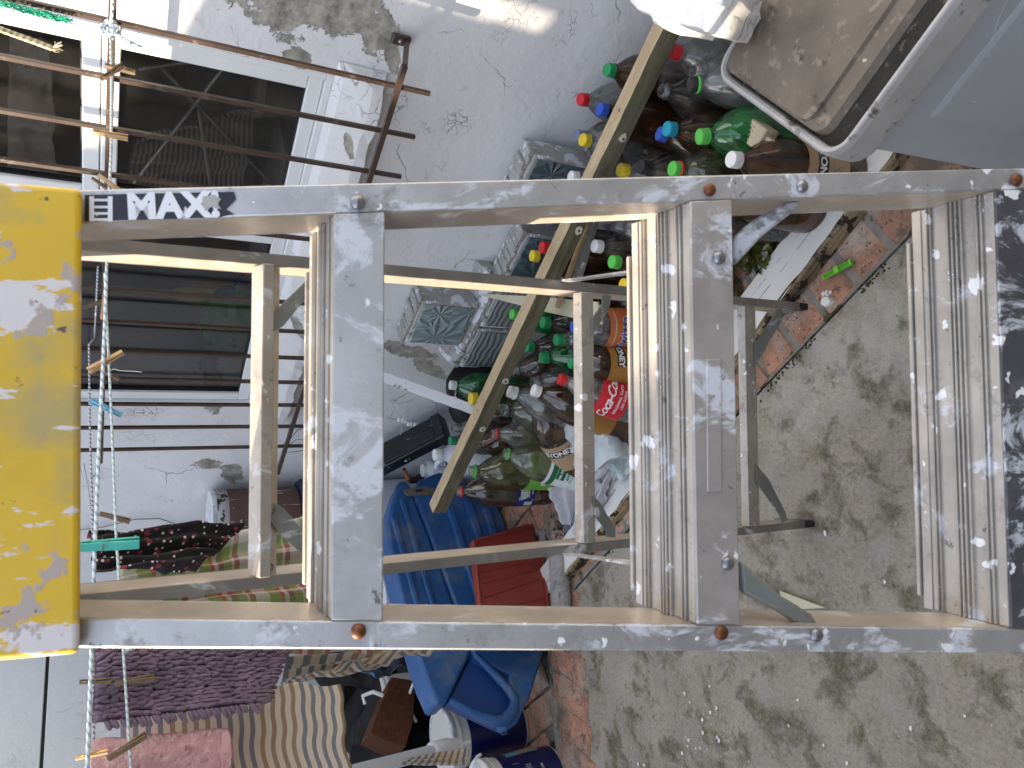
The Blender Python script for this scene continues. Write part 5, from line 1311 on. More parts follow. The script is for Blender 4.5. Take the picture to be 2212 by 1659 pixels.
mb = MB(); mb.box(SP(.18, .32, .25), wv*.10, rn*.20, (0, 0, .25)); solo(mb, 'white_pier', M_lump, SP(.18, .32, 0), 'white painted pier behind the grey storage box', 'pier', bev=.01)
mb = MB(); P_ = [G(1520, -8, .64), G(1556, 12, .64), G(1566, -20, .64), G(1570, -60, .64), G(1520, -60, .64)]; mb.prism(P_, (0, 0, -.02)); solo(mb, 'window_ledge', M_fr, P_[0], 'pale blue white ledge edge above the masonry beside the grey box', 'ledge', bev=.003)
# ================================================================ SMALL JUNK
def ico(n_=3):
    bm = bmesh.new(); bmesh.ops.create_icosphere(bm, subdivisions=n_, radius=1); vs = [v.co.copy() for v in bm.verts]; fs = [tuple(v.index for v in f.verts) for f in bm.faces]; bm.free(); return vs, fs
def crumple(name, c, rx, ry, rz, m_, label, cat, seed=0, amp=.35, fr=2.2, zmin=None, n_=4, rotz=0, parent=None):
    vs, fs = ico(n_); mb = MB(); out = []
    Rz = Matrix.Rotation(R(rotz), 3, 'Z')
    for v in vs:
        p = v*fr+V((seed, seed*1.7, seed*.3))
        d_ = abs(mnoise.noise(p))*1.3 + .5*abs(mnoise.noise(p*2.1)) + .25*abs(mnoise.noise(p*4.7)); k = 1+amp*(1-1.9*d_)
        q = Rz @ V((v.x*rx*k, v.y*ry*k, v.z*rz*k)); q += V(c)
        if zmin is not None and q.z < zmin: q.z = zmin+.0008*random.random()
        out.append(q)
    mb.add(out, fs)
    if parent is not None: return mb.build(name, m_, parent, smooth=True)
    return solo(mb, name, m_, c, label, cat, smooth=True)
M_bagg = mat('carrier_bag_pale_grey', (.46, .52, .53), .35, var=.08, vs=20, bs=120, bst=.3, bd=.002)
M_bagk = mat('refuse_bag_black', (.008, .008, .009), .5, spec=.25, var=.3, vs=20, bs=60, bst=.4, bd=.004)
M_clothw = mat('cloth_white_grey', (.52, .51, .54), .85, var=.08, vs=14, bs=200, bst=.3)
M_bagy = plastic_film('bag_yellow_green', (.50, .52, .16), .35, (.22, .22, .05), .15)
M_film = mat('plastic_sheet_dark', (.10, .115, .14), .22, var=.5, vs=12, bs=40, bst=.6, bd=.004)
crumple('carrier_bag', G(1275, 935, .15)+V((0, 0, -.04)), .10, .13, .11, M_bagg, 'crumpled pale grey carrier bag lying on the bottles', 'plastic bag', 3, .28, 1.3, rotz=20)
crumple('carrier_bag', G(1350, 975, .06), .07, .06, .05, M_bagg, 'small pale grey plastic bag on the bricks by the plank', 'plastic bag', 8, .5, 2.0, zmin=.012, rotz=20)
cloth('white_cloth', G(1165, 1000, .13), G(1316, 1002, .09), G(1262, 1148, .02), G(1228, 1128, .02), M_clothw, 'rumpled white cloth spread on the bricks beside the plank', 'cloth', amp=.022, fr=1.6, thick=.002, seed=12, edge=.03)
cloth('white_cloth', G(1278, 1000, .10), G(1330, 1000, .07), G(1290, 1120, .045), G(1262, 1110, .045), M_clothw, 'folded end of white cloth against the painted plank', 'cloth', amp=.014, fr=1.3, thick=.002, seed=15, edge=.015)
cloth('plastic_sheet', G(1236, 1058, .03), G(1262, 1040, .03), G(1256, 1150, .02), G(1215, 1150, .02), M_film, 'dark crinkled plastic sheet on the bricks under the white cloth', 'plastic sheet', amp=.006, fr=2, thick=.001, seed=5, edge=.01)
crumple('plastic_bag', G(1625, 540, .035), .055, .045, .035, M_bagy, 'yellow green cellophane bag lying on the bricks beside the plank', 'plastic bag', 5, .45, 2.3, zmin=.008, rotz=40)
M_conn = mat('fitting_cream_plastic', (.50, .44, .31), .45, var=.1)
cf = thing('plastic_fitting', 'cream plastic fitting tucked under the rim of the grey box', 'plastic fitting', G(1625, 285, .24)); A, B2 = G(1596, 262, .25), G(1658, 306, .25)
place(cf, (A+B2)/2, B2-A, ZUP); hl_ = (B2-A).length/2
mb = MB(); mb.box((0, 0, 0), (hl_, 0, 0), (0, .022, 0), (0, 0, .018)); b_1 = mb.build('body', M_conn, cf, world=False, bev=.004)
mb = MB()
for y in (-.012, -.004, .004, .012): mb.box((-hl_*.3, y, .0185), (hl_*.66, 0, 0), (0, .0012, 0), (0, 0, .0016))
mb.build('ridge', M_conn, b_1, world=False)
mb = MB(); mb.box((hl_+.012, -.004, -.002), (.014, 0, 0), (0, .014, 0), (0, 0, .012)); mb.build('socket', M_conn, cf, world=False, bev=.002)
flatpoly('paper_card', [(1684, 1276), (1782, 1313), (1730, 1316), (1690, 1312)], .010, .002, M_cream, 'cream paper card corner lying on the concrete', 'card')
lump('plaster_lump', [(1776, 645), (1783, 640), (1792, 643), (1796, 652), (1792, 662), (1783, 664), (1775, 657)], .020, .014, M_flake, 'lump of dried white plaster stuck on the brick edging', 'plaster lump', seed=9)
mb = MB()
for i in range(150):
    x, y = (random.gauss(1212, 10), random.gauss(1128, 16)) if i < 90 else (random.gauss(1690, 25), random.gauss(520, 25))
    c = G(x, y, .012); a = random.random()*6.28; l = random.uniform(.004, .012)
    mb.add([c+V((math.cos(a)*l, math.sin(a)*l, .002)), c+V((-math.sin(a)*l*.4, math.cos(a)*l*.4, .006)), c-V((math.cos(a)*l, math.sin(a)*l, -.001)), c+V((math.sin(a)*l*.4, -math.cos(a)*l*.4, .001))], [(0, 1, 2, 3)])
o = mb.build('dead_leaves', mat('leaf_litter', (.055, .045, .03), .9, var=.6, vs=50), None, fix=False); tag(o, 'dead leaves and grit caught between the bricks', 'leaf litter', kind='stuff')
# peeling stick
M_stick = wood_mat('stick_peeling_paint', (.17, .09, .05), (.25, .14, .08), 'X', 1, paint=((.70, .71, .74), 5, .40))
A, B2 = W(800, 804, .10), G(1024, 885, .33)
st_ = thing('peeling_stick', 'white stick with peeling brown patches leaning on the wall', 'stick', B2); place(st_, (A+B2)/2, A-B2, C0-(A+B2)/2)
mb = MB(); n = 20; L2 = (A-B2).length/2
for i in range(n):
    def s3(t): x_ = (-1+2*t)*L2; w_ = .016+.001*math.sin(t*40); return [V((x_, -w_, -.009)), V((x_, w_, -.009)), V((x_, w_, .009)), V((x_, -w_, .009))]
    a, b2 = s3(i/n), s3((i+1)/n); mb.add(a+b2, [(k, (k+1) % 4, 4+(k+1) % 4, 4+k) for k in range(4)] + ([(0, 1, 2, 3)] if i == 0 else []) + ([(7, 6, 5, 4)] if i == n-1 else []))
mb.build('stick_body', M_stick, st_, world=False, bev=.001)
# black equipment case leaning on the wall
M_blkp = mat('case_black_plastic', (.014, .014, .017), .3, layers=(((.55, .57, .60), 30, .66, .675, (1, 1, 3), None),))
A, B2 = W(800, 1002, .10), W(962, 928, .12)
bc = thing('black_case', 'long black plastic case spattered with white paint against the wall', 'case', (A+B2)/2); ax = (B2-A).normalized(); nv_ = -rn; place(bc, (A+B2)/2, ax, nv_)
L2 = (B2-A).length/2; mb = MB(); mb.box((0, 0, 0), (L2, 0, 0), (0, .028, 0), (0, 0, .05)); b_1 = mb.build('case_body', M_blkp, bc, world=False, bev=.005)
mb = MB(); mb.box((L2*.9, 0, .0), (L2*.12, 0, 0), (0, .033, 0), (0, 0, .054)); mb.build('end_cap', M_blkp, bc, world=False, bev=.006)
mb = MB(); mb.box((0, .030, .02), (L2*.8, 0, 0), (0, .004, 0), (0, 0, .02)); mb.build('side_strip', M_blkp, bc, world=False, bev=.002)
# connectors
tc_ = thing('terminal_strip', 'string of small white wire connectors hanging over the black case', 'connectors', W(880, 915, .06))
for k in range(8):
    t = k/7; mb = MB(); c = W(862+46*t+2*math.sin(k*3), 905+20*t+2*math.cos(k*2), .05); a = random.uniform(-.4, .4)
    x_ = (AX*math.cos(a)+AY*math.sin(a)); y_ = (-AX*math.sin(a)+AY*math.cos(a)); mb.box(c, x_*.006, y_*.0075, fwd*.006); mb.box(c-fwd*.006, x_*.002, y_*.0055, fwd*.0015); mb.build('connector', M_fr, tc_, bev=.001)
for k in range(5):
    mb = MB(); mb.tube([W(868+9*k, 925+3*k, .05), W(866+9*k+random.uniform(-8, 8), 935+3*k, .07), W(864+12*k, 948+random.uniform(-6, 4), .06)], .0012, 6); mb.build('wire', M_fr, tc_, smooth=True)
mb = MB(); mb.tube([W(836, 901, .02), W(848, 905, .03), W(862, 908, .05)], .0008, 5); mb.build('black_wire', M_rub, tc_)
# black seat like shell
crumple('black_seat_shell', SP(1.80, .12, .20), .13, .10, .12, M_bagk, 'glossy black rounded plastic shell beside the glass blocks', 'plastic shell', 2, .10, 1.0, n_=3)
rope('wire_tie', [W(1006, 832, .14), W(1018, 831, .15), W(1028, 836, .15), W(1036, 846, .14)], .0022, M_flake, 'white wire curl above the yellow cap', 'wire')
rope('wire_tie', [W(985, 845, .14), W(983, 856, .16), W(990, 866, .16), W(1012, 870, .15)], .0022, M_flake, 'white bent wire lying over the green bottle', 'wire')
M_jug = mat('jug_white_plastic', (.62, .65, .72), .4, var=.05, vs=8)
# white handled jug
def jug():
    c = SP(2.02, .22, 0); r0 = thing('white_jug', 'white plastic jug with a curved handle and white cap beside the batten', 'jug', c)
    place(r0, c+V((0, 0, 0)), -wv, ZUP)
    mb = MB(); mb.lathe([(.05, 0), (.068, .006), (.072, .03), (.072, .19), (.066, .215), (.048, .245), (.026, .27), (.019, .285), (.019, .30)], 32, mod=lambda a, z: 1+(.10*abs(math.sin(2*a))**2 if z < .2 else .0))
    b_ = mb.build('body', M_jug, r0, smooth=True, world=False)
    mb = MB(); mb.tube([(-.018, 0, .272), (-.045, 0, .288), (-.075, 0, .285), (-.095, 0, .262), (-.100, 0, .225), (-.092, 0, .19), (-.066, 0, .17)], .011, 10, rs=[.009, .011, .012, .012, .012, .011, .010]); mb.build('handle', M_jug, b_, smooth=True, world=False)
    mb = MB(); mb.lathe([(.021, .292), (.0215, .296), (.0215, .315), (.020, .318), (.01, .3185)], 30, mod=lambda a, z: 1+.02*math.cos(20*a)); mb.build('cap', M_fr, r0, smooth=True, world=False)
jug()
c = SP(2.24, .14, 0); tb = thing('white_tub', 'white screw top tub with a navy label near the black case', 'tub', c); place(tb, c, rn, ZUP)
mb = MB(); mb.lathe([(.040, 0), (.045, .004), (.045, .20), (.038, .215), (.034, .22)], 28); mb.build('body', M_jug, tb, smooth=True, world=False)
mb = MB(); mb.lathe([(.0455, .12), (.0455, .19)], 28, capb=False, capt=False); mb.build('label', LM['navy'], tb, world=False)
mb = MB(); mb.lathe([(.039, .221), (.040, .224), (.040, .245), (.037, .248), (.036, .255), (.026, .256), (.025, .272), (.01, .273)], 36, mod=lambda a, z: 1+.015*math.cos(24*a)); mb.build('cap', M_fr, tb, smooth=True, world=False)
# ================================================================ BLUE TOOL CASE, RED TRAY, ROLLER
M_blue = mat('case_blue_plastic', (.018, .095, .28), .45, var=.22, vs=6, bs=70, bst=.2, bd=.001, layers=(((.11, .16, .25), 9, .50, .72, (1, 1, 1), None), ((.45, .55, .65), 90, .735, .745, (1, 1, 1), None)))
M_blued = mat('case_blue_plastic_shaded', (.010, .055, .22), .45, var=.15, vs=6, bs=70, bst=.2)  # shade of the handle recess put into a darker blue
CS = 2.22
def sp(x, y, o=0): return Spl(x, y, CS-o)
tcase = thing('blue_tool_case', 'large blue ribbed plastic tool case with a clasp and moulded handle', 'tool case', SP(CS, .8, 0))
lidp = [(860, 1040), (877, 1036), (889, 1052), (894, 1072), (928, 1160), (1019, 1406), (967, 1517), (944, 1521), (922, 1472), (905, 1425), (866, 1290), (845, 1200), (835, 1138), (845, 1088)]
bodp = [(904, 1036), (950, 1018), (1010, 1045), (1068, 1077), (1088, 1118), (1130, 1262), (1174, 1407), (1142, 1510), (1106, 1569), (1086, 1578), (1030, 1556), (969, 1517), (1021, 1407), (930, 1160), (896, 1072)]
mb = MB(); mb.prism([sp(*q, .0) for q in lidp], wv*.12); lidc = mb.build('lid', M_blue, tcase, bev=.012, seg=3)
bodo = [(904, 1036), (950, 1018), (1010, 1045), (1068, 1077), (1088, 1118), (1130, 1262), (1174, 1407), (1142, 1510), (1021, 1425), (930, 1160), (896, 1072)]
mb = MB(); mb.prism([sp(*q, .006) for q in [(904, 1036), (950, 1018), (1010, 1045), (1068, 1077), (1088, 1118), (1130, 1262), (1176, 1407), (1150, 1480), (1030, 1425), (1021, 1407), (930, 1160), (896, 1072)]], wv*.13); bodc = mb.build('body', M_blue, tcase, bev=.010, seg=3)
mb = MB(); mb.prism([sp(*q, -.03) for q in [(1021, 1407), (1175, 1407), (1144, 1510), (1090, 1572), (969, 1515)]], wv*.06); mb.build('handle_recess', M_blued, bodc, bev=.006)
def ridge(pts, r, nm, par, m_=M_blue, o=.006):
    P_ = [sp(x, y, o) for x, y in pts]; mb = MB(); mb.tube(P_, r, 10); return mb.build(nm, m_, par, smooth=True)
hm = MB(); hp = [(1024, 1412), (1062, 1450), (1098, 1488), (1112, 1512), (1108, 1535), (1090, 1556), (1066, 1558), (1020, 1540), (972, 1512)]
hm.tube([sp(x, y, .004) for x, y in hp], .017, 12, rs=[.010, .013, .015, .016, .018, .020, .018, .015, .010]); hm.build('handle', M_blue, bodc, smooth=True)
hm = MB(); hm.prism([sp(*q, .004) for q in [(1108, 1400), (1176, 1400), (1150, 1490), (1120, 1560), (1092, 1578), (1080, 1560), (1106, 1540), (1116, 1512), (1098, 1470)]], wv*.05); hm.build('end_panel', M_blue, bodc, bev=.010, seg=3)
for (x0, y0, x1, y1) in ((968, 1090, 1068, 1395), (1010, 1085, 1112, 1395), (1048, 1100, 1150, 1400)):
    mb = MB(); a0, a1 = sp(x0-9, y0, .007), sp(x0+9, y0, .007); c0_, c1_ = sp(x1-9, y1, .007), sp(x1+9, y1, .007)
    mb.hexa([a0, a1, c1_, c0_, a0-wv*.012+(a1-a0)*.15, a1-wv*.012-(a1-a0)*.15, c1_-wv*.012-(a1-a0)*.15, c0_-wv*.012+(a1-a0)*.15]); mb.build('rib', M_blue, bodc, bev=.003, seg=2)
for (x0, y0, x1, y1) in ((868, 1080, 960, 1400), (850, 1120, 925, 1400)):
    mb = MB(); a0, a1 = sp(x0-7, y0, .001), sp(x0+7, y0, .001); c0_, c1_ = sp(x1-7, y1, .001), sp(x1+7, y1, .001)
    mb.hexa([a0, a1, c1_, c0_, a0-wv*.011+(a1-a0)*.15, a1-wv*.011-(a1-a0)*.15, c1_-wv*.011-(a1-a0)*.15, c0_-wv*.011+(a1-a0)*.15]); mb.build('rib', M_blue, lidc, bev=.003, seg=2)
mb = MB(); mb.prism([sp(*q, .013) for q in [(873, 1057), (918, 1050), (938, 1053), (938, 1068), (900, 1070), (882, 1071), (875, 1066)]], wv*.006); cl = mb.build('clasp', mat('clasp_dull_metal', (.22, .20, .17), .5, .5, var=.3, vs=60), tcase, bev=.002)
mb = MB(); mb.prism([sp(*q, .0145) for q in [(897, 1057), (912, 1056), (913, 1062), (898, 1063)]], wv*.001); mb.build('slot', M_gask, cl)
# orange and black nozzle
nz = thing('spray_nozzle', 'black and orange nozzle sticking up behind the blue case', 'nozzle', W(890, 1030, .3))
a_, b2_, c_2, d_2 = Spl(872, 1012, 2.3), Spl(877, 1024, 2.3), Spl(884, 1038, 2.3), Spl(912, 1030, 2.3)
mb = MB(); mb.tube([a_, lerp(a_, b2_, .6)], .006, 12, rs=[.005, .008]); mb.build('tip', M_rub, nz, smooth=True)
mb = MB(); mb.tube([lerp(a_, b2_, .5), c_2], .010, 12, rs=[.008, .011]); mb.build('orange_collar', mat('nozzle_orange', (.38, .13, .04), .5), nz, smooth=True)
mb = MB(); mb.tube([c_2, lerp(c_2, d_2, .5), d_2], .012, 12, rs=[.012, .010, .015]); mb.tube([c_2, c_2-ZUP*.05], .012, 12); mb.build('head', M_rub, nz, smooth=True)
M_red = mat('tray_red_plastic', (.26, .04, .028), .42, var=.12, vs=10, bs=60, bst=.3, layers=(((.03, .02, .02), 12, .62, .66, (1, 1, 1), None),))
tr_ = thing('red_paint_tray', 'dark red plastic paint tray standing on edge against the blue case', 'paint tray', SP(2.04, .6, 0))
RS = 2.05
mb = MB(); mb.prism([Spl(x, y, RS) for x, y in [(1020, 1166), (1140, 1130), (1152, 1136), (1156, 1156), (1171, 1203), (1183, 1222), (1197, 1310), (1194, 1380), (1042, 1380), (1034, 1292)]], wv*.035); tb_ = mb.build('tray_body', M_red, tr_, bev=.005)
mb = MB()
for (x0, y0, x1, y1) in ((1024, 1168, 1044, 1380), (1030, 1166, 1150, 1136), (1172, 1205, 1192, 1380)):
    A, B2 = Spl(x0, y0, RS-.004), Spl(x1, y1, RS-.004); mb.tube([A, B2], .0055, 8)
mb.build('rim', M_red, tb_, smooth=True)
mb = MB()
for k, (x0, y0, x1, y1) in enumerate(((1046, 1290, 1166, 1250), (1040, 1235, 1150, 1215), (1044, 1260, 1160, 1232), (1048, 1320, 1180, 1290))):
    A, B2 = Spl(x0, y0, RS-.002), Spl(x1, y1, RS-.002); M2 = lerp(A, B2, .5)+V((0, 0, .006)); mb.tube([A, M2, B2], .0045 if k == 0 else .0022, 6)
mb.build('ridge', M_red, tb_, smooth=True)
M_fur = mat('roller_fleece', (.42, .41, .40), .95, var=.2, vs=60, bs=350, bst=1, bd=.005, layers=(((.58, .40, .28), 16, .66, .67, (1, 1, 1), None), ((.2, .2, .19), 60, .58, .66, (1, 1, 1), None)))
A, B2 = G(1207, 1196, .035), G(1214, 1345, .035)
rl = thing('roller_sleeve', 'worn grey fleece paint roller sleeve on the bricks beside the red tray', 'paint roller', A)
mb = MB(); n = 60; axr = (B2-A).normalized(); a = ZUP; b2 = axr.cross(a); nn = 28
for i in range(n+1):
    p = lerp(A, B2, i/n)
    for k in range(nn):
        an = 6.283*k/nn; rr = .0325*(1+.05*mnoise.noise(V((i*.8, math.cos(an)*4, math.sin(an)*4))))+.0012*random.random(); mb.v.append(p+(a*math.cos(an)+b2*math.sin(an))*rr)
for i in range(n):
    for k in range(nn): mb.f.append((i*nn+k, i*nn+(k+1) % nn, (i+1)*nn+(k+1) % nn, (i+1)*nn+k)); mb.mi.append(0)
mb.f.append(tuple(range(nn))); mb.mi.append(0); mb.build('fleece', M_fur, rl, smooth=True)
mb = MB()
for k in range(1500):
    t = random.random(); an = random.random()*6.283; p = lerp(A, B2, t)+(a*math.cos(an)+b2*math.sin(an))*.0325; o_2 = (a*math.cos(an)+b2*math.sin(an)); tt = (axr*random.uniform(-1, 1)+o_2.cross(axr)*random.uniform(-1, 1)).normalized()
    mb.add([p+tt*.0008, p-tt*.0008, p+o_2*.004+tt.cross(o_2)*.005], [(0, 1, 2)])
mb.build('tufts', M_fur, rl, fix=False)
# ================================================================ BUCKETS AND TINS
def bucket(c, r, h, m_body, m_lid, label, yaw=0, lbl=None, lid=True, handle=True, name='paint_bucket', rough_lid=True):
    root = thing(name, label, 'bucket', c, None); place(root, V(c), Matrix.Rotation(R(yaw), 3, 'Z') @ (C0-V(c)), ZUP)
    mb = MB(); mb.lathe([(r*.88, 0), (r*.90, .004), (r*.97, h*.86), (r*1.0, h*.87), (r*1.0, h*.90), (r*.975, h*.905), (r*.975, h*.94), (r*1.02, h*.95), (r*1.02, h*.985)], 44); b_ = mb.build('body', m_body, root, smooth=True, world=False)
    if lid:
        mb = MB(); mb.lathe([(r*1.035, h*.955), (r*1.04, h*.985), (r*1.0, h*1.0), (r*.93, h*1.0), (r*.91, h*.982), (r*.6, h*.978), (r*.3, h*.98), (.001, h*.98)], 44, capt=False, capb=False); mb.build('lid', m_lid, root, smooth=True, world=False)
    if lbl: lbl(root, r, h)
    if handle:
        mb = MB(); pts = []
        for k in range(13): a = math.pi*k/12; pts.append((r*1.06*math.cos(a)*.2+.01, r*1.06*math.cos(a), h*.92-.0+(-abs(math.sin(a))*r*.55 if handle == 'down' else abs(math.sin(a))*r*.55)))
        mb.tube(pts, .0055, 8); mb.build('handle', M_fr, root, smooth=True, world=False)
    return root
M_lidw = mat('lid_white_scuffed', (.66, .67, .69), .5, var=.06, vs=8, bs=40, bst=.5, bd=.002, layers=(((.40, .42, .45), 14, .52, .60, (1, 1, 1), None), ((.05, .05, .05), 20, .73, .74, (1, 1, 1), None)))
M_pail = mat('pail_white', (.62, .62, .58), .45, var=.05)
M_navyb = mat('bucket_navy_print', (.008, .012, .085), .35, var=.15, vs=20, layers=(((.35, .37, .45), 60, .71, .72, (1, 1, .15), None),))
def navy_wrap(root, r, h):
    mb = MB(); mb.lathe([(r*.905, h*.03), (r*.968, h*.84)], 44, capb=False, capt=False); lb = mb.build('label', M_navyb, root, smooth=True, world=False)
    words(lb, [('|||', h*.09, h*.35, -10, {}), ('||', h*.09, h*.35, 25, {}), ('| |', h*.09, h*.5, 40, {})], INK_LG, r*.97, 'printed_lines')
def scene_wrap(root, r, h):
    mb = MB(); mb.lathe([(r*.905, h*.03), (r*.968, h*.80)], 44, capb=False, capt=False); lb = mb.build('label', M_navyb, root, smooth=True, world=False)
    tband(lb, r*.955, h*.22, h*.72, LM['aqua'], 'beach_picture', 50, 78); tband(lb, r*.975, h*.22, h*.50, LM['tan'], 'picture_foreground', 52, 74)
    tband(lb, r*.975, h*.80, h*.84, M_pail, 'white_corner', 0, 60)
    words(lb, [('PREMIUM', .012, h*.30, 2, dict(bold=.0003)), ('|||||', .022, h*.48, -12, {}), ('||||', .022, h*.48, 15, {})], INK_LG, r*.975, 'printed_lines')
c1b = G(1146, 1556, 0); dd = V((c1b.x, c1b.y, 0)).normalized()
bucket(c1b+dd*.115, .105, .30, M_pail, M_lidw, 'upright paint bucket with scuffed white lid and navy body behind the blue case', lbl=navy_wrap, handle='down')
c2b = G(1222, 1668, 0); dd = V((c2b.x, c2b.y, 0)).normalized()
bucket(c2b+dd*.09, .105, .27, M_pail, M_pail, 'paint bucket with a navy picture label at the near corner of the bricks', lbl=scene_wrap, handle=True, yaw=10)
M_rope_ = None
# navy pail behind (edge showing), white pipe, wooden drawer, black bags
A, B2 = HZ(748, 1672, 1.70), HZ(962, 1616, 1.86)
pp_ = thing('white_pipe', 'white plastic pipe end with a clamp collar leaning over the buckets', 'pipe', B2)
mb = MB(); mb.tube([A, B2], .017, 20); mb.build('tube', M_jug, pp_, smooth=True)
mb = MB(); ax = (B2-A).normalized(); mb.tube([B2-ax*.06, B2-ax*.055, B2+ax*.01, B2+ax*.02], .023, 24, rs=[.021, .025, .025, .022]); mb.tube([B2+ax*.02, B2+ax*.055], .019, 24); mb.build('collar', M_jug, pp_, smooth=True)
mb = MB(); mb.tube([B2+ax*.03, B2+ax*.04+ZUP*.03, B2+ax*.09+ZUP*.035, B2+ax*.11-ZUP*.0], .0055, 8); mb.build('clip', M_jug, pp_, smooth=True)
M_drw = wood_mat('varnished_brown_board', (.075, .028, .012), (.12, .045, .02), 'X')
P_ = [Spl(x, y, 2.78) for x, y in ((846, 1462), (898, 1470), (893, 1560), (876, 1614), (838, 1602), (799, 1583))]
mb = MB(); mb.prism(P_, wv*.14); solo(mb, 'wooden_drawer', M_drw, P_[0], 'varnished dark brown wooden box among the black bags', 'wooden box', bev=.003)
crumple('refuse_bag', SP(3.15, .80, .20), .34, .30, .24, M_bagk, 'black refuse bag behind the striped sheet', 'refuse bag', 4, .22, 1.8, rotz=10)
crumple('refuse_bag', SP(2.98, 1.10, .12), .26, .22, .18, M_bagk, 'black refuse bag slumped beside the white pipe', 'refuse bag', 14, .22, 1.9)
crumple('refuse_bag', SP(3.12, .45, .25), .28, .28, .30, M_bagk, 'black refuse bag leaning on the wall behind the blue case', 'refuse bag', 24, .2, 1.8)
M_sack = mat('sack_navy_print', (.012, .02, .045), .3, var=.3, layers=(((.05, .22, .5), 14, .62, .63, (1, 1, 1), None), ((.5, .5, .52), 40, .70, .71, (1, 1, 1), None)))
cloth('printed_sack', Spl(748, 1436, 2.55), Spl(905, 1418, 2.55), Spl(902, 1436, 2.5), Spl(800, 1466, 2.5), M_sack, 'folded black and blue printed sack beside the blue case', 'sack', amp=.012, fr=1.5, thick=.004, seed=9, edge=.01)
c = SP(2.72, 1.02, .0)
mb = MB(); mb.lathe([(.05, 0), (.05, .16), (.056, .165), (.056, .18), (.05, .182), (.05, .195)], 30, Matrix.Translation(Spl(836, 1488, 2.9)-V((0, 0, .17)))); solo(mb, 'white_tin', M_pail, Spl(836, 1488, 2.9)-V((0, 0, .17)), 'white paint tin with a ridged collar behind the brown box', 'tin', smooth=True)
A = Spl(800, 1520, 2.85); mb = MB(); mb.tube([A+AX*(-.02)+AY*.0, A+AX*(-.028)+AY*(-.03), A+AY*(-.045)+AX*.01, A+AY*(-.03)+AX*.05, A+AX*.06], .004, 8, rs=[.007, .008, .008, .008, .007]); solo(mb, 'tape_loop', M_fr, A, 'loop of white plastic strap lying on the black bags', 'strap', smooth=True)
c = Spl(905, 1480, 2.75); mb = MB(); mb.tube([c+AX*(.02)-AY*.02, c-AX*.02-AY*.01, c-AX*.035+AY*.03, c-AX*.03+AY*.10, c-AX*.01+AY*.14], .006, 8); solo(mb, 'wire_bail', M_fr, c, 'raised white bucket bail beside the scuffed lid', 'bucket handle', smooth=True)
# tins by the wall, upper left
M_brt = mat('tin_brown_label', (.11, .055, .045), .5, var=.2, vs=20, layers=(((.45, .42, .38), 30, .62, .64, (3, 3, .3), None), ((.5, .5, .5), 60, .68, .69, (1, 1, 1), None)))
M_silver = mat('tin_silver_painted', (.40, .40, .40), .4, .3, var=.3, layers=(((.03, .03, .03), 30, .55, .57, (1, 1, 1), None),))
c = W(452, 1125, .125); zt_ = c.z; zb_ = W(632, 1125, .125).z; r = .110
t1 = thing('paint_tin', 'tall paint tin with a brown barcode label and white lid against the wall', 'tin', (c.x, c.y, zb_)); place(t1, V((c.x, c.y, zb_)), C0-V((c.x, c.y, C0.z)), ZUP); h = zt_-zb_
mb = MB(); mb.lathe([(r, 0), (r, h*.82)], 44, capt=False); b_ = mb.build('label_body', M_brt, t1, smooth=True, world=False)
mb = MB(); mb.lathe([(r*1.005, h*.82), (r*1.01, h*.83), (r*1.01, h*.94), (r*1.0, h*.95)], 44); mb.build('silver_band', M_silver, t1, smooth=True, world=False)
mb = MB(); mb.lathe([(r*.98, h*.95), (r*1.0, h*.97), (r*.98, h), (r*.9, h), (r*.88, h-.006), (.001, h-.006)], 44, capt=False, capb=False); mb.build('lid', M_lidw, t1, smooth=True, world=False)
tband(b_, r+.0008, h*.12, h*.5, LM['white'], 'barcode_panel', -38, -8)
mb = MB()
for k in range(12): curved_text(mb, 'I', .028, r+.0014, h*.30, R(-36+k*2.3))
mb.build('barcode', INK_K, b_, world=False, fix=False)
zc2 = zb_-.002; zg = .0
t2 = thing('plastic_drum', 'white plastic drum with a navy rim standing under the brown labelled tin', 'drum', (c.x, c.y, 0)); place(t2, V((c.x, c.y, 0)), C0-V((c.x, c.y, C0.z)), ZUP)
mb = MB(); mb.lathe([(.115, 0), (.12, .01), (.122, zc2-.07), (.127, zc2-.065), (.127, zc2-.05)], 44); mb.build('body', M_jug, t2, smooth=True, world=False)
mb = MB(); mb.lathe([(.129, zc2-.05), (.131, zc2-.045), (.131, zc2-.012), (.120, zc2-.004), (.11, zc2-.004)], 44); mb.build('rim', mat('drum_rim_navy', (.02, .04, .09), .4), t2, smooth=True, world=False)
c = SP(2.56, .50, 0); t3 = thing('white_drum', 'white plastic drum with thin black trim behind the upper end of the blue case', 'drum', c)
place(t3, c, C0-V((c.x, c.y, C0.z)), ZUP); mb = MB(); mb.lathe([(.10, 0), (.11, .01), (.11, .40), (.115, .41), (.115, .44), (.1, .45)], 40); mb.build('body', M_jug, t3, smooth=True, world=False)
mb = MB(); mb.lathe([(.1155, .395), (.1165, .40), (.1155, .405)], 40, capb=False, capt=False); mb.build('trim', M_rub, t3, smooth=True, world=False)
# cables and wires on the wall
rope('wall_cable', [W(170, 1145, .01), W(225, 1138, .012), W(290, 1122, .012), W(345, 1120, .012), W(385, 1134, .012), W(398, 1155, .012)], .0022, M_leg, 'thin grey cable stapled across the cracked wall', 'cable', sub=5)
for k, pts in enumerate((((612, 960), (630, 945), (642, 930), (655, 922)), ((608, 975), (625, 960), (640, 950), (662, 948)), ((612, 978), (635, 976), (662, 972)))):
    rope('bent_wire', [W(x, y, .10+.01*j_) for j_, (x, y) in enumerate(pts)], .0010, M_rub, ('upper twisted black wire off the end of the grille', 'middle thin black wire off the end of the grille', 'lowest straight black wire off the end of the grille')[k], 'wire', sub=3)
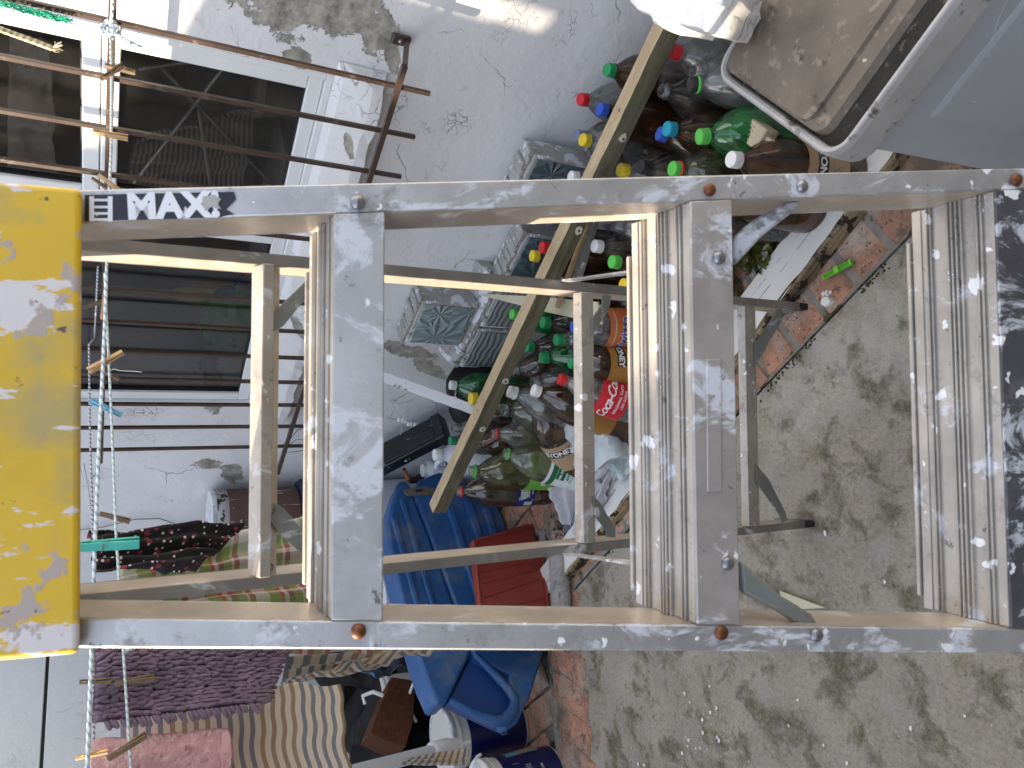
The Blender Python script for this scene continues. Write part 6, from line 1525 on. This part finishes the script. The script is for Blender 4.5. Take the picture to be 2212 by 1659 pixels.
# things inside the room behind the left window
def WW(x, y, dep): return W(x, y, -dep)
M_bgr = mat('bag_green_inside', (.05, .26, .04), .5, var=.2); M_bbl = mat('bag_blue_inside', (.02, .05, .2), .5, var=.2); M_yel2 = mat('cloth_ochre_inside', (.35, .22, .05), .8)
crumple('green_bag', WW(500, 690, .33), .13, .06, .09, M_bgr, 'green plastic bag behind the left window glass', 'plastic bag', 3, .4, 2, n_=3, rotz=130)
crumple('green_bag', WW(500, 790, .33), .10, .05, .07, M_bgr, 'second green plastic bag low in the left window', 'plastic bag', 6, .4, 2, n_=3, rotz=130)
crumple('blue_bag', WW(525, 655, .36), .10, .05, .08, M_bbl, 'dark blue plastic bag behind the left window glass', 'plastic bag', 4, .4, 2, n_=3, rotz=130)
crumple('ochre_cloth', WW(470, 640, .42), .05, .04, .13, M_yel2, 'ochre cloth behind the left window glass', 'cloth', 7, .3, 2, n_=3, rotz=130)

# dim forms added behind the right window, standing in for reflections in its glass
rk = thing('reflection_rack', 'crossed bars of a clothes rack added as a stand-in for reflections in the right window', 'clothes rack', SP(1.05, -.4, .9))
for (p, q) in (((345, 140), (590, 400)), ((480, 150), (285, 400)), ((300, 150), (500, 120)), ((430, 235), (455, 400))):
    mb = MB(); mb.tube([WW(*p, .34), WW(*q, .34)], .006, 8); mb.build('bar', M_leg, rk, smooth=True)
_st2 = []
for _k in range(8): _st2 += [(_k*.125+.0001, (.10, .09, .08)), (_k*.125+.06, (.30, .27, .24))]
M_sh2 = stripes_uv('striped_reflection_standin', _st2, 3, along='v', base_c=(.3, .27, .24), wobble=.004)
cloth('striped_reflection', WW(290, 300, .42), WW(270, 400, .42), WW(520, 430, .42), WW(560, 215, .42), M_sh2, 'dim striped cloth added as a stand-in for a striped reflection in the right window', 'cloth', amp=.02, fr=2, thick=.002, seed=3, edge=.01)
cloth('grey_reflection', WW(20, 70, .4), WW(15, 400, .4), WW(120, 395, .4), WW(110, 90, .4), M_standin, 'dim grey cloth added as a stand-in for reflections in the upper window', 'cloth', amp=.02, fr=2, thick=.002, seed=8, edge=.01)
c = WW(600, 200, .45); mb = MB(); mb.lathe([(.06, 0), (.075, .14), (.08, .145), (.08, .16), (.07, .165)], 28, Matrix.Translation(c-V((0, 0, .1)))); solo(mb, 'standin_bucket', M_standin, c-V((0, 0, .1)), 'dim bucket added as a stand-in for shapes in the right window', 'bucket', smooth=True)
